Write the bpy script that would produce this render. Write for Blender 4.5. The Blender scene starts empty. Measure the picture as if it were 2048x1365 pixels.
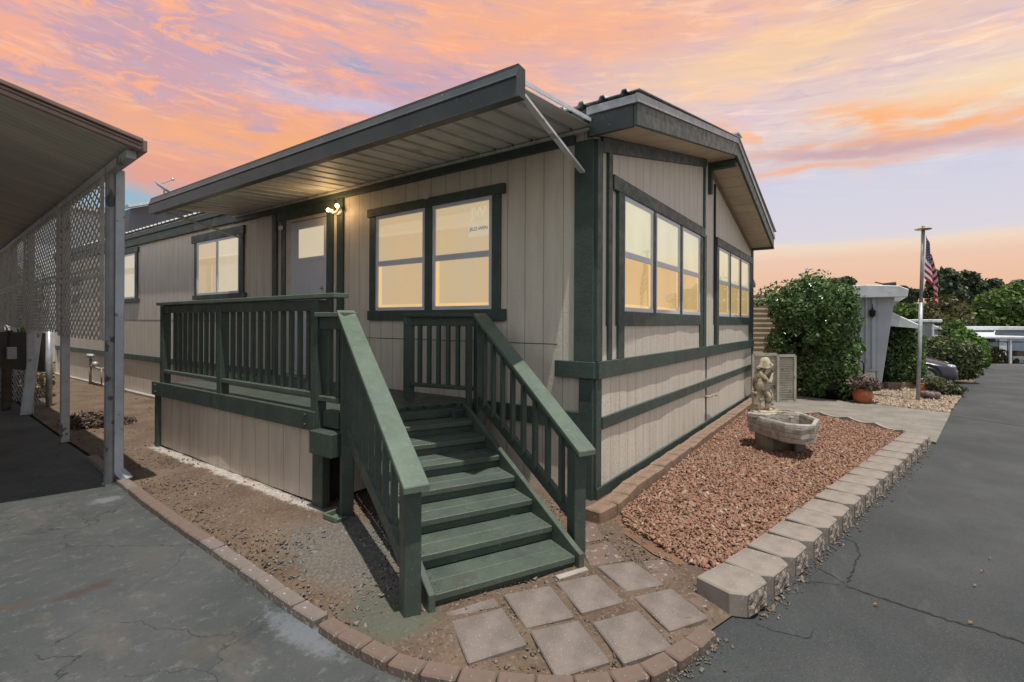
import bpy, bmesh, math, random
import numpy as np
from mathutils import Vector, Matrix, Quaternion
R = math.radians
random.seed(7); rng = np.random.default_rng(7)
S = bpy.context.scene
COL = S.collection

# ------------------------------------------------------------------ camera
YAW = math.atan(705/985.); RHO = R(.275)
CAM = Vector((-3.7908, -1.8570, 1.52))
FW = Vector((math.cos(YAW), math.sin(YAW), 0)); R0 = Vector((math.sin(YAW), -math.cos(YAW), 0))
RT = R0*math.cos(RHO) + Vector((0, 0, math.sin(RHO))); UP = Vector((0, 0, math.cos(RHO))) - R0*math.sin(RHO)
cd = bpy.data.cameras.new('camera'); cam = bpy.data.objects.new('camera', cd); COL.objects.link(cam)
m = Matrix((RT, UP, -FW)).transposed().to_4x4(); m.translation = CAM
cam.matrix_world = m
cd.sensor_width = 36; cd.lens = 985/2048*36; cd.shift_y = -(682.5-644.6)/2048
cd.clip_start = .05; cd.clip_end = 600
S.camera = cam
def W(px, D, z=0.0):            # a far point seen in a given direction at depth D, at height z
    p = CAM + D*(FW + RT*((px-1024)/985.)); return Vector((p.x, p.y, z))
def HZ(py, D): return 1.52 + (644.6-py)/985.*D

# ------------------------------------------------------------------ node helper
class NT:
    def __init__(s, tree): s.t = tree; s.n = tree.nodes; s.l = tree.links
    def new(s, ty, **kw):
        n = s.n.new(ty)
        for k, v in kw.items(): setattr(n, k, v)
        return n
    def put(s, sock, v):
        if hasattr(v, 'is_output') or isinstance(v, bpy.types.NodeSocket): s.l.new(v, sock)
        elif isinstance(v, (tuple, list)) and sock.type == 'RGBA' and len(v) == 3: sock.default_value = (*v, 1)
        else: sock.default_value = v
    def math(s, op, a, b=None, c=None, clamp=False):
        n = s.new('ShaderNodeMath', operation=op); n.use_clamp = clamp
        s.put(n.inputs[0], a)
        if b is not None: s.put(n.inputs[1], b)
        if c is not None: s.put(n.inputs[2], c)
        return n.outputs[0]
    def mix(s, f, a, b, mode='MIX'):
        n = s.new('ShaderNodeMix', data_type='RGBA', blend_type=mode)
        s.put(n.inputs[0], f); s.put(n.inputs[6], a); s.put(n.inputs[7], b); return n.outputs[2]
    def mapr(s, v, a, b, c=0., d=1., smooth=True):
        n = s.new('ShaderNodeMapRange', interpolation_type='SMOOTHSTEP' if smooth else 'LINEAR')
        s.put(n.inputs[0], v)
        for i, x in enumerate((a, b, c, d)): s.put(n.inputs[i+1], x)
        return n.outputs[0]
    def noise(s, vec, scale, detail=4, rough=.55, dist=0.):
        n = s.new('ShaderNodeTexNoise'); s.put(n.inputs['Vector'], vec)
        n.inputs['Scale'].default_value = scale; n.inputs['Detail'].default_value = detail
        n.inputs['Roughness'].default_value = rough; n.inputs['Distortion'].default_value = dist
        return n.outputs['Fac']
    def voro(s, vec, scale, feat='F1', out='Distance'):
        n = s.new('ShaderNodeTexVoronoi', feature=feat); s.put(n.inputs['Vector'], vec); n.inputs['Scale'].default_value = scale
        return n.outputs[out]
    def scale(s, vec, v):
        n = s.new('ShaderNodeVectorMath', operation='MULTIPLY'); s.put(n.inputs[0], vec); n.inputs[1].default_value = v; return n.outputs[0]
    def ramp(s, v, stops):
        n = s.new('ShaderNodeValToRGB'); s.put(n.inputs[0], v); e = n.color_ramp.elements
        while len(e) < len(stops): e.new(.5)
        for i, (p, c) in enumerate(stops): e[i].position = p; e[i].color = (*c, 1)
        return n.outputs[0]
    def sep(s, v):
        n = s.new('ShaderNodeSeparateXYZ'); s.put(n.inputs[0], v); return n.outputs
    def comb(s, x, y, z):
        n = s.new('ShaderNodeCombineXYZ')
        for i, q in enumerate((x, y, z)): s.put(n.inputs[i], q)
        return n.outputs[0]

# ------------------------------------------------------------------ world: nishita daylight under a procedural sunset cloud layer
LIGHT = Vector((.10, .215, -1)).normalized()         # direction the sunlight travels
wd = bpy.data.worlds.new('World'); S.world = wd; wd.use_nodes = True
w = NT(wd.node_tree); w.n.clear()
geo = w.new('ShaderNodeTexCoord').outputs['Generated']
x, y, z = w.sep(geo)[0:3]
rx = w.math('ADD', w.math('MULTIPLY', x, R0.x), w.math('MULTIPLY', y, R0.y))
fx = w.math('ADD', w.math('MULTIPLY', x, FW.x), w.math('MULTIPLY', y, FW.y))
phi = w.math('MULTIPLY', w.math('ARCTAN2', rx, fx), 57.2958)          # azimuth, degrees
el = w.math('MULTIPLY', w.math('ARCSINE', z), 57.2958)                # elevation, degrees
def blob(p0, e0, a, b, k=0.):
    dp = w.math('SUBTRACT', phi, p0); de = w.math('SUBTRACT', w.math('SUBTRACT', elw, e0), w.math('MULTIPLY', dp, k))
    q = w.math('ADD', w.math('POWER', w.math('ABSOLUTE', w.math('DIVIDE', dp, a)), 2.), w.math('POWER', w.math('ABSOLUTE', w.math('DIVIDE', de, b)), 2.))
    return w.math('EXPONENT', w.math('MULTIPLY', q, -1.))
cc = w.comb(w.math('MULTIPLY', phi, .045), w.math('MULTIPLY', w.math('ADD', el, w.math('MULTIPLY', phi, .05)), .16), 3.3)
warp = w.noise(cc, 1.3, 6, .62)
elw = w.math('ADD', el, w.math('MULTIPLY', w.math('SUBTRACT', warp, .5), 7.))
e01 = w.math('DIVIDE', el, 90., clamp=True)
ew01 = w.math('DIVIDE', elw, 90., clamp=True)
d = 1/90.
rightb = w.ramp(w.math('DIVIDE', w.math('ADD', el, w.math('MULTIPLY', w.math('SUBTRACT', warp, .5), 1.)), 90., clamp=True), [(0, (.78, .50, .30)), (2.2*d, (.78, .47, .30)), (6.3*d, (.80, .55, .42)), (7.6*d, (.82, .66, .52)),
              (8.2*d, (.67, .63, .68)), (14*d, (.60, .61, .72)), (20*d, (.70, .56, .60)), (30*d, (.72, .48, .44)), (45*d, (.60, .50, .52)), (90*d, (.36, .42, .55))])
leftb = w.ramp(ew01, [(0, (.55, .50, .45)), (5*d, (.36, .48, .56)), (11.6*d, (.30, .45, .56)), (13.4*d, (.72, .34, .27)), (17*d, (.80, .40, .27)),
              (20*d, (.64, .36, .36)), (24*d, (.56, .35, .42)), (30*d, (.72, .40, .37)), (45*d, (.58, .42, .44)), (90*d, (.36, .42, .55))])
col = w.mix(w.mapr(phi, -14., 26.), leftb, rightb)
# clear daylight sky showing between the clouds (also keeps the far, unseen half of the sky plausible)
sky = w.new('ShaderNodeTexSky', sky_type='NISHITA'); sky.sun_disc = False
sky.sun_elevation = math.asin(-LIGHT.z); sky.sun_rotation = math.atan2(-LIGHT.x, -LIGHT.y)
skyc = w.mix(1., sky.outputs[0], (.10, .10, .10), 'MULTIPLY')
n2 = w.noise(cc, 2.1, 7, .6, .6)
n3 = w.noise(w.comb(w.math('MULTIPLY', phi, .05), w.math('MULTIPLY', w.math('ADD', el, w.math('MULTIPLY', phi, .09)), .21), 9.1), 1.5, 6, .6, .4)
hi = w.mapr(el, 11., 19.)
m1 = w.math('MULTIPLY', w.mapr(n2, .50, .66), hi)
col = w.mix(w.math('MULTIPLY', m1, .75), col, w.mix(w.mapr(phi, -10., 35.), (.93, .42, .26), (.93, .60, .42)))
m2 = w.math('MULTIPLY', w.mapr(n3, .52, .66), hi)
col = w.mix(w.math('MULTIPLY', m2, .75), col, w.mix(w.mapr(phi, -10., 35.), (.46, .34, .46), (.66, .52, .66)))
m3 = w.math('MULTIPLY', w.math('MULTIPLY', w.mapr(n3, .46, .36), w.mapr(n2, .52, .42)), hi)
col = w.mix(w.math('MULTIPLY', m3, .8), col, w.mix(.5, skyc, (.44, .52, .75)))
stk = w.noise(w.comb(w.math('MULTIPLY', phi, .11), w.math('MULTIPLY', w.math('ADD', el, w.math('MULTIPLY', phi, .07)), .85), 5.1), 1.6, 8, .65, .5)
col = w.mix(w.math('MULTIPLY', w.math('MULTIPLY', w.mapr(stk, .50, .68), hi), .55), col, w.mix(w.mapr(phi, -5., 40.), (1., .56, .36), (1., .78, .62)))
col = w.mix(w.math('MULTIPLY', w.math('MULTIPLY', w.mapr(stk, .48, .33), hi), .50), col, (.50, .40, .56))
fine = w.noise(w.comb(w.math('MULTIPLY', phi, .30), w.math('MULTIPLY', w.math('ADD', el, w.math('MULTIPLY', phi, -.15)), .75), 1.1), 1.2, 7, .66, .8)
col = w.mix(w.math('MULTIPLY', w.math('MULTIPLY', w.mapr(fine, .52, .64), blob(-40, 24, 15, 8)), .8), col, (1.0, .43, .21))
col = w.mix(w.math('MULTIPLY', blob(27, 25.5, 17, 3.0, .12), .65), col, (.90, .62, .34))
col = w.mix(w.math('MULTIPLY', blob(46, 19.5, 15, 2.6, .05), .7), col, (.93, .72, .42))
col = w.mix(w.math('MULTIPLY', w.mapr(n2, .42, .55), blob(38, 17.9, 17, 1.5, -.10)), col, (.93, .44, .20))
col = w.mix(w.math('MULTIPLY', blob(36, 16.4, 13, .9, -.10), .75), col, (.55, .31, .33))
col = w.mix(w.math('MULTIPLY', blob(31, 15.2, 10, .55, -.05), .8), col, (.85, .42, .26))
col = w.mix(w.math('MULTIPLY', blob(5, 31, 22, 3.2, -.05), .6), col, (.95, .42, .19))
col = w.mix(w.math('MULTIPLY', w.mapr(n2, .36, .52), blob(-16, 18.2, 22, 2.6, .02)), col, (.88, .40, .18))
col = w.mix(w.math('MULTIPLY', blob(-18, 22.8, 10, .8), .6), col, (.50, .56, .78))
# away from the sunset: clear bright daylight overhead and behind the camera
dayf = w.math('MAXIMUM', w.mapr(w.math('ABSOLUTE', phi), 62., 95.), w.mapr(el, 38., 56.))
col = w.mix(dayf, col, w.mix(w.mapr(el, 0., 50.), (.70, .71, .68), (.42, .50, .62)))
bg = w.new('ShaderNodeBackground'); w.put(bg.inputs[0], col); bg.inputs[1].default_value = 1.0
wo = w.new('ShaderNodeOutputWorld'); w.l.new(bg.outputs[0], wo.inputs[0])

sl = bpy.data.lights.new('sun', 'SUN'); sl.energy = 4.0; sl.angle = R(.5); sl.color = (1., .97, .91)
so = bpy.data.objects.new('sun', sl); COL.objects.link(so)
so.rotation_euler = LIGHT.to_track_quat('-Z', 'Y').to_euler(); so.location = (0, 0, 20)
S.view_settings.view_transform = 'Standard'; S.view_settings.look = 'None'
S.view_settings.exposure = 0.10; S.view_settings.gamma = 1.0; S.view_settings.use_curve_mapping = False
S.render.engine = 'CYCLES'
S.cycles.max_bounces = 6; S.cycles.transparent_max_bounces = 12

# ------------------------------------------------------------------ materials
def base_mat(name):
    mt = bpy.data.materials.new(name); mt.use_nodes = True; n = NT(mt.node_tree)
    p = n.n['Principled BSDF']; n.p = p; return mt, n
def oc(n): return n.new('ShaderNodeTexCoord').outputs['Object']
def bump(n, h, strength=.3, dist=.01, prev=None):
    b = n.new('ShaderNodeBump'); b.inputs['Strength'].default_value = strength; b.inputs['Distance'].default_value = dist
    n.put(b.inputs['Height'], h)
    if prev is not None: n.l.new(prev, b.inputs['Normal'])
    return b.outputs[0]
def M(name, c1, c2=None, rough=.7, ns=5, lo=.35, hi=.65, bs=60, bst=.25, bd=.004, metallic=0, spec=.4, stretch=(1, 1, 1), spots=None, det=5):
    mt, n = base_mat(name); p = n.p; v = n.scale(oc(n), stretch)
    if c2 is None: c2 = tuple(k*.8 for k in c1)
    c = n.mix(n.mapr(n.noise(v, ns, det), lo, hi), c1, c2)
    if spots:
        sc, thr, colr = spots
        c = n.mix(n.mapr(n.noise(oc(n), sc, 2), thr, thr+.03), c, colr)
    n.put(p.inputs['Base Color'], c)
    p.inputs['Roughness'].default_value = rough; p.inputs['Metallic'].default_value = metallic
    p.inputs['Specular IOR Level'].default_value = spec
    if bst: n.l.new(bump(n, n.noise(v, bs, 4, .6), bst, bd), p.inputs['Normal'])
    return mt
def siding(name, axis, c1, c2, period=.203, phase=0., grain=.5):
    mt, n = base_mat(name); o = oc(n); s = n.sep(o); u = s[axis]
    fr = n.math('FRACT', n.math('ADD', n.math('DIVIDE', u, period), 50.+phase))
    g = n.mapr(n.math('ABSOLUTE', n.math('SUBTRACT', fr, .5)), .018, .032, 1., 0.)
    st = n.noise(n.scale(o, (3, 3, .5)), 3, 4)
    c = n.mix(n.mapr(st, .35, .7), c1, c2)
    drip = n.noise(n.scale(o, (9, 9, .6)), 2.2, 3)
    c = n.mix(n.math('MULTIPLY', n.mapr(drip, .58, .75), .22), c, (.16, .14, .12))
    c = n.mix(n.math('MULTIPLY', g, .45), c, (.09, .08, .07))
    n.put(n.p.inputs['Base Color'], c); n.p.inputs['Roughness'].default_value = .5
    b1 = bump(n, g, -.6, .006)
    b2 = bump(n, n.noise(n.scale(o, (1, 1, .6)), 55, 4, .62), grain, .0045, b1)
    n.l.new(b2, n.p.inputs['Normal']); return mt
def green(name, c1, c2, bst=.35, speck=True, dirt=.35):
    mt, n = base_mat(name); o = oc(n)
    c = n.mix(n.mapr(n.noise(o, 4, 5), .3, .7), c1, c2)
    c = n.mix(n.math('MULTIPLY', n.mapr(n.noise(n.scale(o, (1, 1, 1)), 22, 5, .7), .56, .72), .5), c, tuple(k*1.5 for k in c1))
    c = n.mix(n.math('MULTIPLY', n.mapr(n.noise(o, 7, 8, .75), .54, .68), dirt), c, (.085, .072, .052))
    c = n.mix(n.math('MULTIPLY', n.mapr(n.noise(n.scale(o, (1, 1, 1)), 34, 7, .8), .58, .66), .5), c, tuple(min(1, k*2.) for k in c1))
    if speck:
        c = n.mix(n.math('MULTIPLY', n.mapr(n.noise(o, 130, 1), .755, .79), .7), c, (.55, .58, .52))
    n.put(n.p.inputs['Base Color'], c)
    n.put(n.p.inputs['Roughness'], n.mapr(n.noise(o, 12, 3), .3, .7, .38, .62))
    n.p.inputs['Specular IOR Level'].default_value = .45
    n.l.new(bump(n, n.noise(o, 45, 6, .7), bst, .004), n.p.inputs['Normal']); return mt
G = {}
G['trim'] = green('green_trim_paint', (.056, .080, .064), (.042, .060, .052), 1.0, False, .12)
G['deck'] = green('green_deck_paint', (.054, .074, .057), (.042, .057, .046), .3)
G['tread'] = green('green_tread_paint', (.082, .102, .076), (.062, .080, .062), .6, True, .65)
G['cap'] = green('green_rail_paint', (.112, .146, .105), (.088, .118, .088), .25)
G['fascia'] = M('dark_green_fascia', (.040, .052, .052), (.060, .070, .066), rough=.45, ns=3, bst=.1, spots=(30, .72, (.30, .32, .33)))
SC1, SC2 = (.66, .585, .49), (.585, .515, .43)
G['side_gable'] = siding('beige_gable_siding', 0, SC1, SC2, grain=1.2)
G['side_long'] = siding('beige_long_siding', 1, SC1, SC2, grain=1.)
G['skirt'] = siding('beige_skirt_siding', 1, (.60, .50, .41), (.52, .435, .355), .24, .3, 1.1)
G['plain'] = M('beige_plain_board', (.64, .57, .48), (.55, .49, .41), rough=.6, bst=.4)
G['soffit'] = M('tan_soffit_board', (.62, .50, .36), (.52, .42, .30), rough=.7, ns=3, bst=.15)
def soffit_lines():
    mt, n = base_mat('tan_soffit_with_seams'); o = oc(n); s = n.sep(o)
    fr = n.math('FRACT', n.math('DIVIDE', s[0], .31))
    g = n.mapr(n.math('ABSOLUTE', n.math('SUBTRACT', fr, .5)), .015, .035, 1., 0.)
    c = n.mix(n.mapr(n.noise(o, 3, 4), .35, .65), (.62, .50, .36), (.52, .42, .31))
    n.put(n.p.inputs['Base Color'], n.mix(n.math('MULTIPLY', g, .55), c, (.2, .15, .1)))
    n.l.new(bump(n, g, -.4, .004), n.p.inputs['Normal']); return mt
G['soffit2'] = soffit_lines()
G['white_metal'] = M('white_metal', (.70, .72, .73), (.58, .59, .60), rough=.4, ns=4, bst=.05, spots=(9, .66, (.42, .40, .36)))
G['galv'] = M('galvanised_metal', (.30, .31, .32), (.42, .43, .44), rough=.45, metallic=.3, ns=9, bst=.1)
G['roofmetal'] = M('corrugated_roof_metal', (.55, .56, .56), (.42, .42, .42), rough=.45, ns=5, bst=.05)
def pan_mat(name, c1, c2, dark):
    mt, n = base_mat(name); o = oc(n)
    c = n.mix(n.mapr(n.noise(n.scale(o, (.6, 3, 1)), 2.2, 5), .35, .65), c1, c2)
    c = n.mix(n.math('MULTIPLY', n.mapr(n.noise(n.scale(o, (.5, 2.2, 1)), 3.1, 5, .65), .52, .70), .6), c, dark)
    n.put(n.p.inputs['Base Color'], c); n.p.inputs['Roughness'].default_value = .5; return mt
G['pan'] = pan_mat('aged_awning_pan', (.58, .57, .53), (.47, .46, .42), (.15, .135, .11))
def cp_soffit():
    mt, n = base_mat('carport_soffit'); o = oc(n); s = n.sep(o)
    fr = n.math('FRACT', n.math('DIVIDE', s[1], .105)); g = n.mapr(n.math('ABSOLUTE', n.math('SUBTRACT', fr, .5)), .03, .09, 1., 0.)
    c = n.mix(n.mapr(n.noise(n.scale(o, (.5, 2, 1)), 2, 5), .35, .65), (.70, .64, .54), (.56, .51, .43))
    n.put(n.p.inputs['Base Color'], n.mix(n.math('MULTIPLY', g, .4), c, (.10, .085, .07)))
    n.p.inputs['Roughness'].default_value = .6; n.l.new(bump(n, g, -.5, .006), n.p.inputs['Normal']); return mt
G['cpsoffit'] = cp_soffit()
G['brownmetal'] = M('brown_fascia_metal', (.26, .165, .135), (.20, .125, .105), rough=.4, bst=.08)
G['lattice'] = M('tan_grey_lattice', (.54, .49, .45), (.42, .38, .345), rough=.6, ns=6, bst=.1)
G['post'] = M('weathered_white_post', (.44, .44, .45), (.34, .33, .33), rough=.5, ns=5, bst=.15, spots=(7, .63, (.13, .12, .12)))
G['spout'] = M('pale_blue_grey_downspout', (.46, .49, .53), (.36, .37, .40), rough=.42, ns=4, bst=.08, spots=(10, .66, (.2, .17, .15)))
G['vinyl'] = M('white_vinyl', (.62, .63, .70), (.56, .57, .64), rough=.35, ns=3, bst=0)
G['door'] = M('white_door_paint', (.58, .58, .65), (.54, .54, .61), rough=.45, ns=3, bst=.05)
G['black'] = M('black_plastic', (.015, .015, .016), (.02, .02, .02), rough=.4, bst=0)
G['darkgap'] = M('dark_gap', (.02, .018, .016), (.03, .025, .02), rough=.9, bst=0)
G['brass'] = M('brass_hardware', (.55, .40, .16), (.4, .28, .1), rough=.3, metallic=.8, bst=0)
G['pipe'] = M('tan_painted_pipe', (.36, .31, .24), (.25, .20, .15), rough=.5, bst=.1)
G['brick'] = M('tan_concrete_paver', (.24, .155, .105), (.17, .112, .078), rough=.85, ns=9, bs=180, bst=.6, spots=(40, .66, (.48, .38, .30)))
G['edge'] = M('faded_red_edging_brick', (.165, .112, .085), (.125, .090, .072), rough=.88, ns=6, bs=160, bst=.6, spots=(30, .62, (.27, .22, .19)))
G['edgegrey'] = M('dusty_grey_edging_brick', (.19, .15, .128), (.145, .118, .10), rough=.9, ns=6, bs=160, bst=.6, spots=(25, .60, (.32, .29, .27)))
G['block'] = M('pale_retaining_block', (.27, .225, .185), (.20, .165, .138), rough=.9, ns=5, bs=220, bst=.55, spots=(60, .66, (.36, .32, .28)))
G['stone'] = M('pinkish_stepping_stone', (.21, .170, .142), (.155, .125, .105), rough=.9, ns=7, bs=260, bst=.8, spots=(110, .66, (.36, .33, .30)))
def splitface():
    mt, n = base_mat('split_face_block'); o = oc(n)
    h = n.noise(o, 38, 5, .7)
    c = n.ramp(h, [(.35, (.05, .045, .04)), (.48, (.20, .16, .13)), (.65, (.38, .32, .27))])
    n.put(n.p.inputs['Base Color'], c); n.p.inputs['Roughness'].default_value = .95
    n.l.new(bump(n, h, 1., .03), n.p.inputs['Normal']); return mt
G['split'] = splitface()
def glass():
    mt, n = base_mat('window_glass'); n.n.remove(n.p); o = n.n['Material Output']
    tr = n.new('ShaderNodeBsdfTransparent'); gl = n.new('ShaderNodeBsdfGlossy'); gl.inputs['Roughness'].default_value = .02
    gl.inputs['Color'].default_value = (.95, .95, 1, 1)
    fr = n.new('ShaderNodeFresnel'); fr.inputs[0].default_value = 1.6; ms = n.new('ShaderNodeMixShader')
    n.l.new(fr.outputs[0], ms.inputs[0]); n.l.new(tr.outputs[0], ms.inputs[1]); n.l.new(gl.outputs[0], ms.inputs[2])
    n.l.new(ms.outputs[0], o.inputs[0]); return mt
G['glass'] = glass()
def lit(name, c, e, st, c2=None):
    mt, n = base_mat(name); o = oc(n)
    cc_ = n.mix(n.mapr(n.noise(n.scale(o, (.9, .9, .6)), 2.1, 3), .3, .7), c, c2 or tuple(k*.9 for k in c))
    n.put(n.p.inputs['Base Color'], n.mix(1., cc_, (.45, .45, .45), 'MULTIPLY')); n.put(n.p.inputs['Emission Color'], cc_)
    n.p.inputs['Emission Strength'].default_value = st; n.p.inputs['Roughness'].default_value = .8; return mt
G['glow_pale'] = lit('pale_blind_sky_glow', (.64, .60, .40), None, .92)  # window panels emit; the sunset reflection on the panes is put into their glow
G['glow_warm'] = lit('warm_pane_sky_glow', (.60, .44, .21), None, .92, (.56, .38, .16))
G['glow_tan'] = lit('tan_pane_sky_glow', (.54, .43, .28), None, .86, (.58, .43, .25))
G['glow_cream'] = lit('cream_blind_sky_glow', (.58, .50, .37), None, .88, (.62, .53, .36))
G['reveal'] = lit('inner_sash_glow', (.80, .56, .28), None, .9)
G['bulb'] = lit('glowing_bulb', (1, .72, .36), None, 10.)

def leafmat(name, cols, tr=.25, rough=.5):
    mt, n = base_mat(name); g = n.new('ShaderNodeNewGeometry')
    stops = [(i/(len(cols)-1)*.98, c) for i, c in enumerate(cols)]
    c = n.ramp(g.outputs['Random Per Island'], stops)
    c = n.mix(n.mapr(n.noise(oc(n), 1.2, 4), .3, .7), c, n.mix(1., c, (.75, .78, .7), 'MULTIPLY'))
    n.put(n.p.inputs['Base Color'], c); n.p.inputs['Roughness'].default_value = rough
    n.p.inputs['Specular IOR Level'].default_value = .35
    out = n.n['Material Output']
    t = n.new('ShaderNodeBsdfTranslucent'); n.put(t.inputs[0], c); ms = n.new('ShaderNodeMixShader'); ms.inputs[0].default_value = tr
    n.l.new(n.p.outputs[0], ms.inputs[1]); n.l.new(t.outputs[0], ms.inputs[2]); n.l.new(ms.outputs[0], out.inputs[0])
    return mt
G['leaf_hedge'] = leafmat('glossy_hedge_leaf', [(.04, .085, .022), (.065, .13, .035), (.095, .18, .048), (.15, .235, .08), (.28, .35, .18), (.08, .145, .04)], .25, .22)  # palest leaf tone puts bright highlights into the colour
G['leaf_dark'] = leafmat('dark_eucalyptus_leaf', [(.042, .064, .036), (.07, .098, .053), (.105, .133, .07)], .15)
G['leaf_olive'] = leafmat('olive_brown_leaf', [(.08, .08, .03), (.12, .11, .04), (.17, .135, .055)], .15)
G['leaf_bright'] = leafmat('bright_green_leaf', [(.06, .105, .02), (.10, .165, .033), (.155, .225, .05)], .25)
G['leaf_fresh'] = leafmat('fresh_green_leaf', [(.06, .13, .018), (.09, .19, .03), (.13, .23, .04)], .25)
G['leaf_yellow'] = leafmat('yellow_bloom', [(.12, .16, .02), (.30, .26, .03), (.42, .32, .04)], .2)
G['leaf_dry'] = leafmat('dry_brown_twig', [(.06, .04, .03), (.12, .08, .06), (.2, .14, .10)], .1)
G['leaf_mauve'] = leafmat('dusty_mauve_foliage', [(.13, .09, .085), (.22, .15, .14), (.16, .12, .08)], .1)
G['leaf_shrub'] = leafmat('grey_green_shrub_leaf', [(.06, .075, .03), (.11, .12, .05), (.17, .15, .08)], .2)
G['bark'] = M('bark', (.10, .075, .055), (.06, .045, .035), rough=.95, ns=12, bs=30, bst=.8, bd=.02)

def chips(name, stops, rough=.85):
    mt, n = base_mat(name); g = n.new('ShaderNodeNewGeometry')
    c = n.ramp(g.outputs['Random Per Island'], stops)
    n.put(n.p.inputs['Base Color'], n.mix(n.mapr(n.noise(oc(n), 90, 3), .3, .7), c, n.mix(1., c, (.7, .7, .7), 'MULTIPLY')))
    n.p.inputs['Roughness'].default_value = rough; return mt
G['gravel'] = chips('red_bark_gravel', [(0, (.28, .130, .075)), (.25, (.36, .185, .115)), (.5, (.24, .112, .066)), (.7, (.40, .235, .155)), (.85, (.32, .185, .12)), (.94, (.44, .32, .235)), (.98, (.17, .145, .13)), (1, (.52, .46, .39))])
G['pebble'] = chips('dirt_pebble', [(0, (.13, .085, .055)), (.4, (.20, .14, .10)), (.75, (.27, .22, .175)), (1, (.09, .075, .06))])
G['tangravel'] = chips('tan_gravel_chip', [(0, (.38, .27, .18)), (.5, (.48, .37, .26)), (1, (.28, .2, .14))])

ORD = 'first second third fourth fifth sixth seventh eighth ninth tenth eleventh twelfth thirteenth fourteenth fifteenth sixteenth seventeenth eighteenth nineteenth'.split()
def ordn(i):
    if i < 19: return ORD[i]
    t, u = divmod(i+1, 10); T = {2: 'twent', 3: 'thirt', 4: 'fort'}[t]
    return T+'ieth' if u == 0 else T+'y-'+ORD[u-1]
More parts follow.
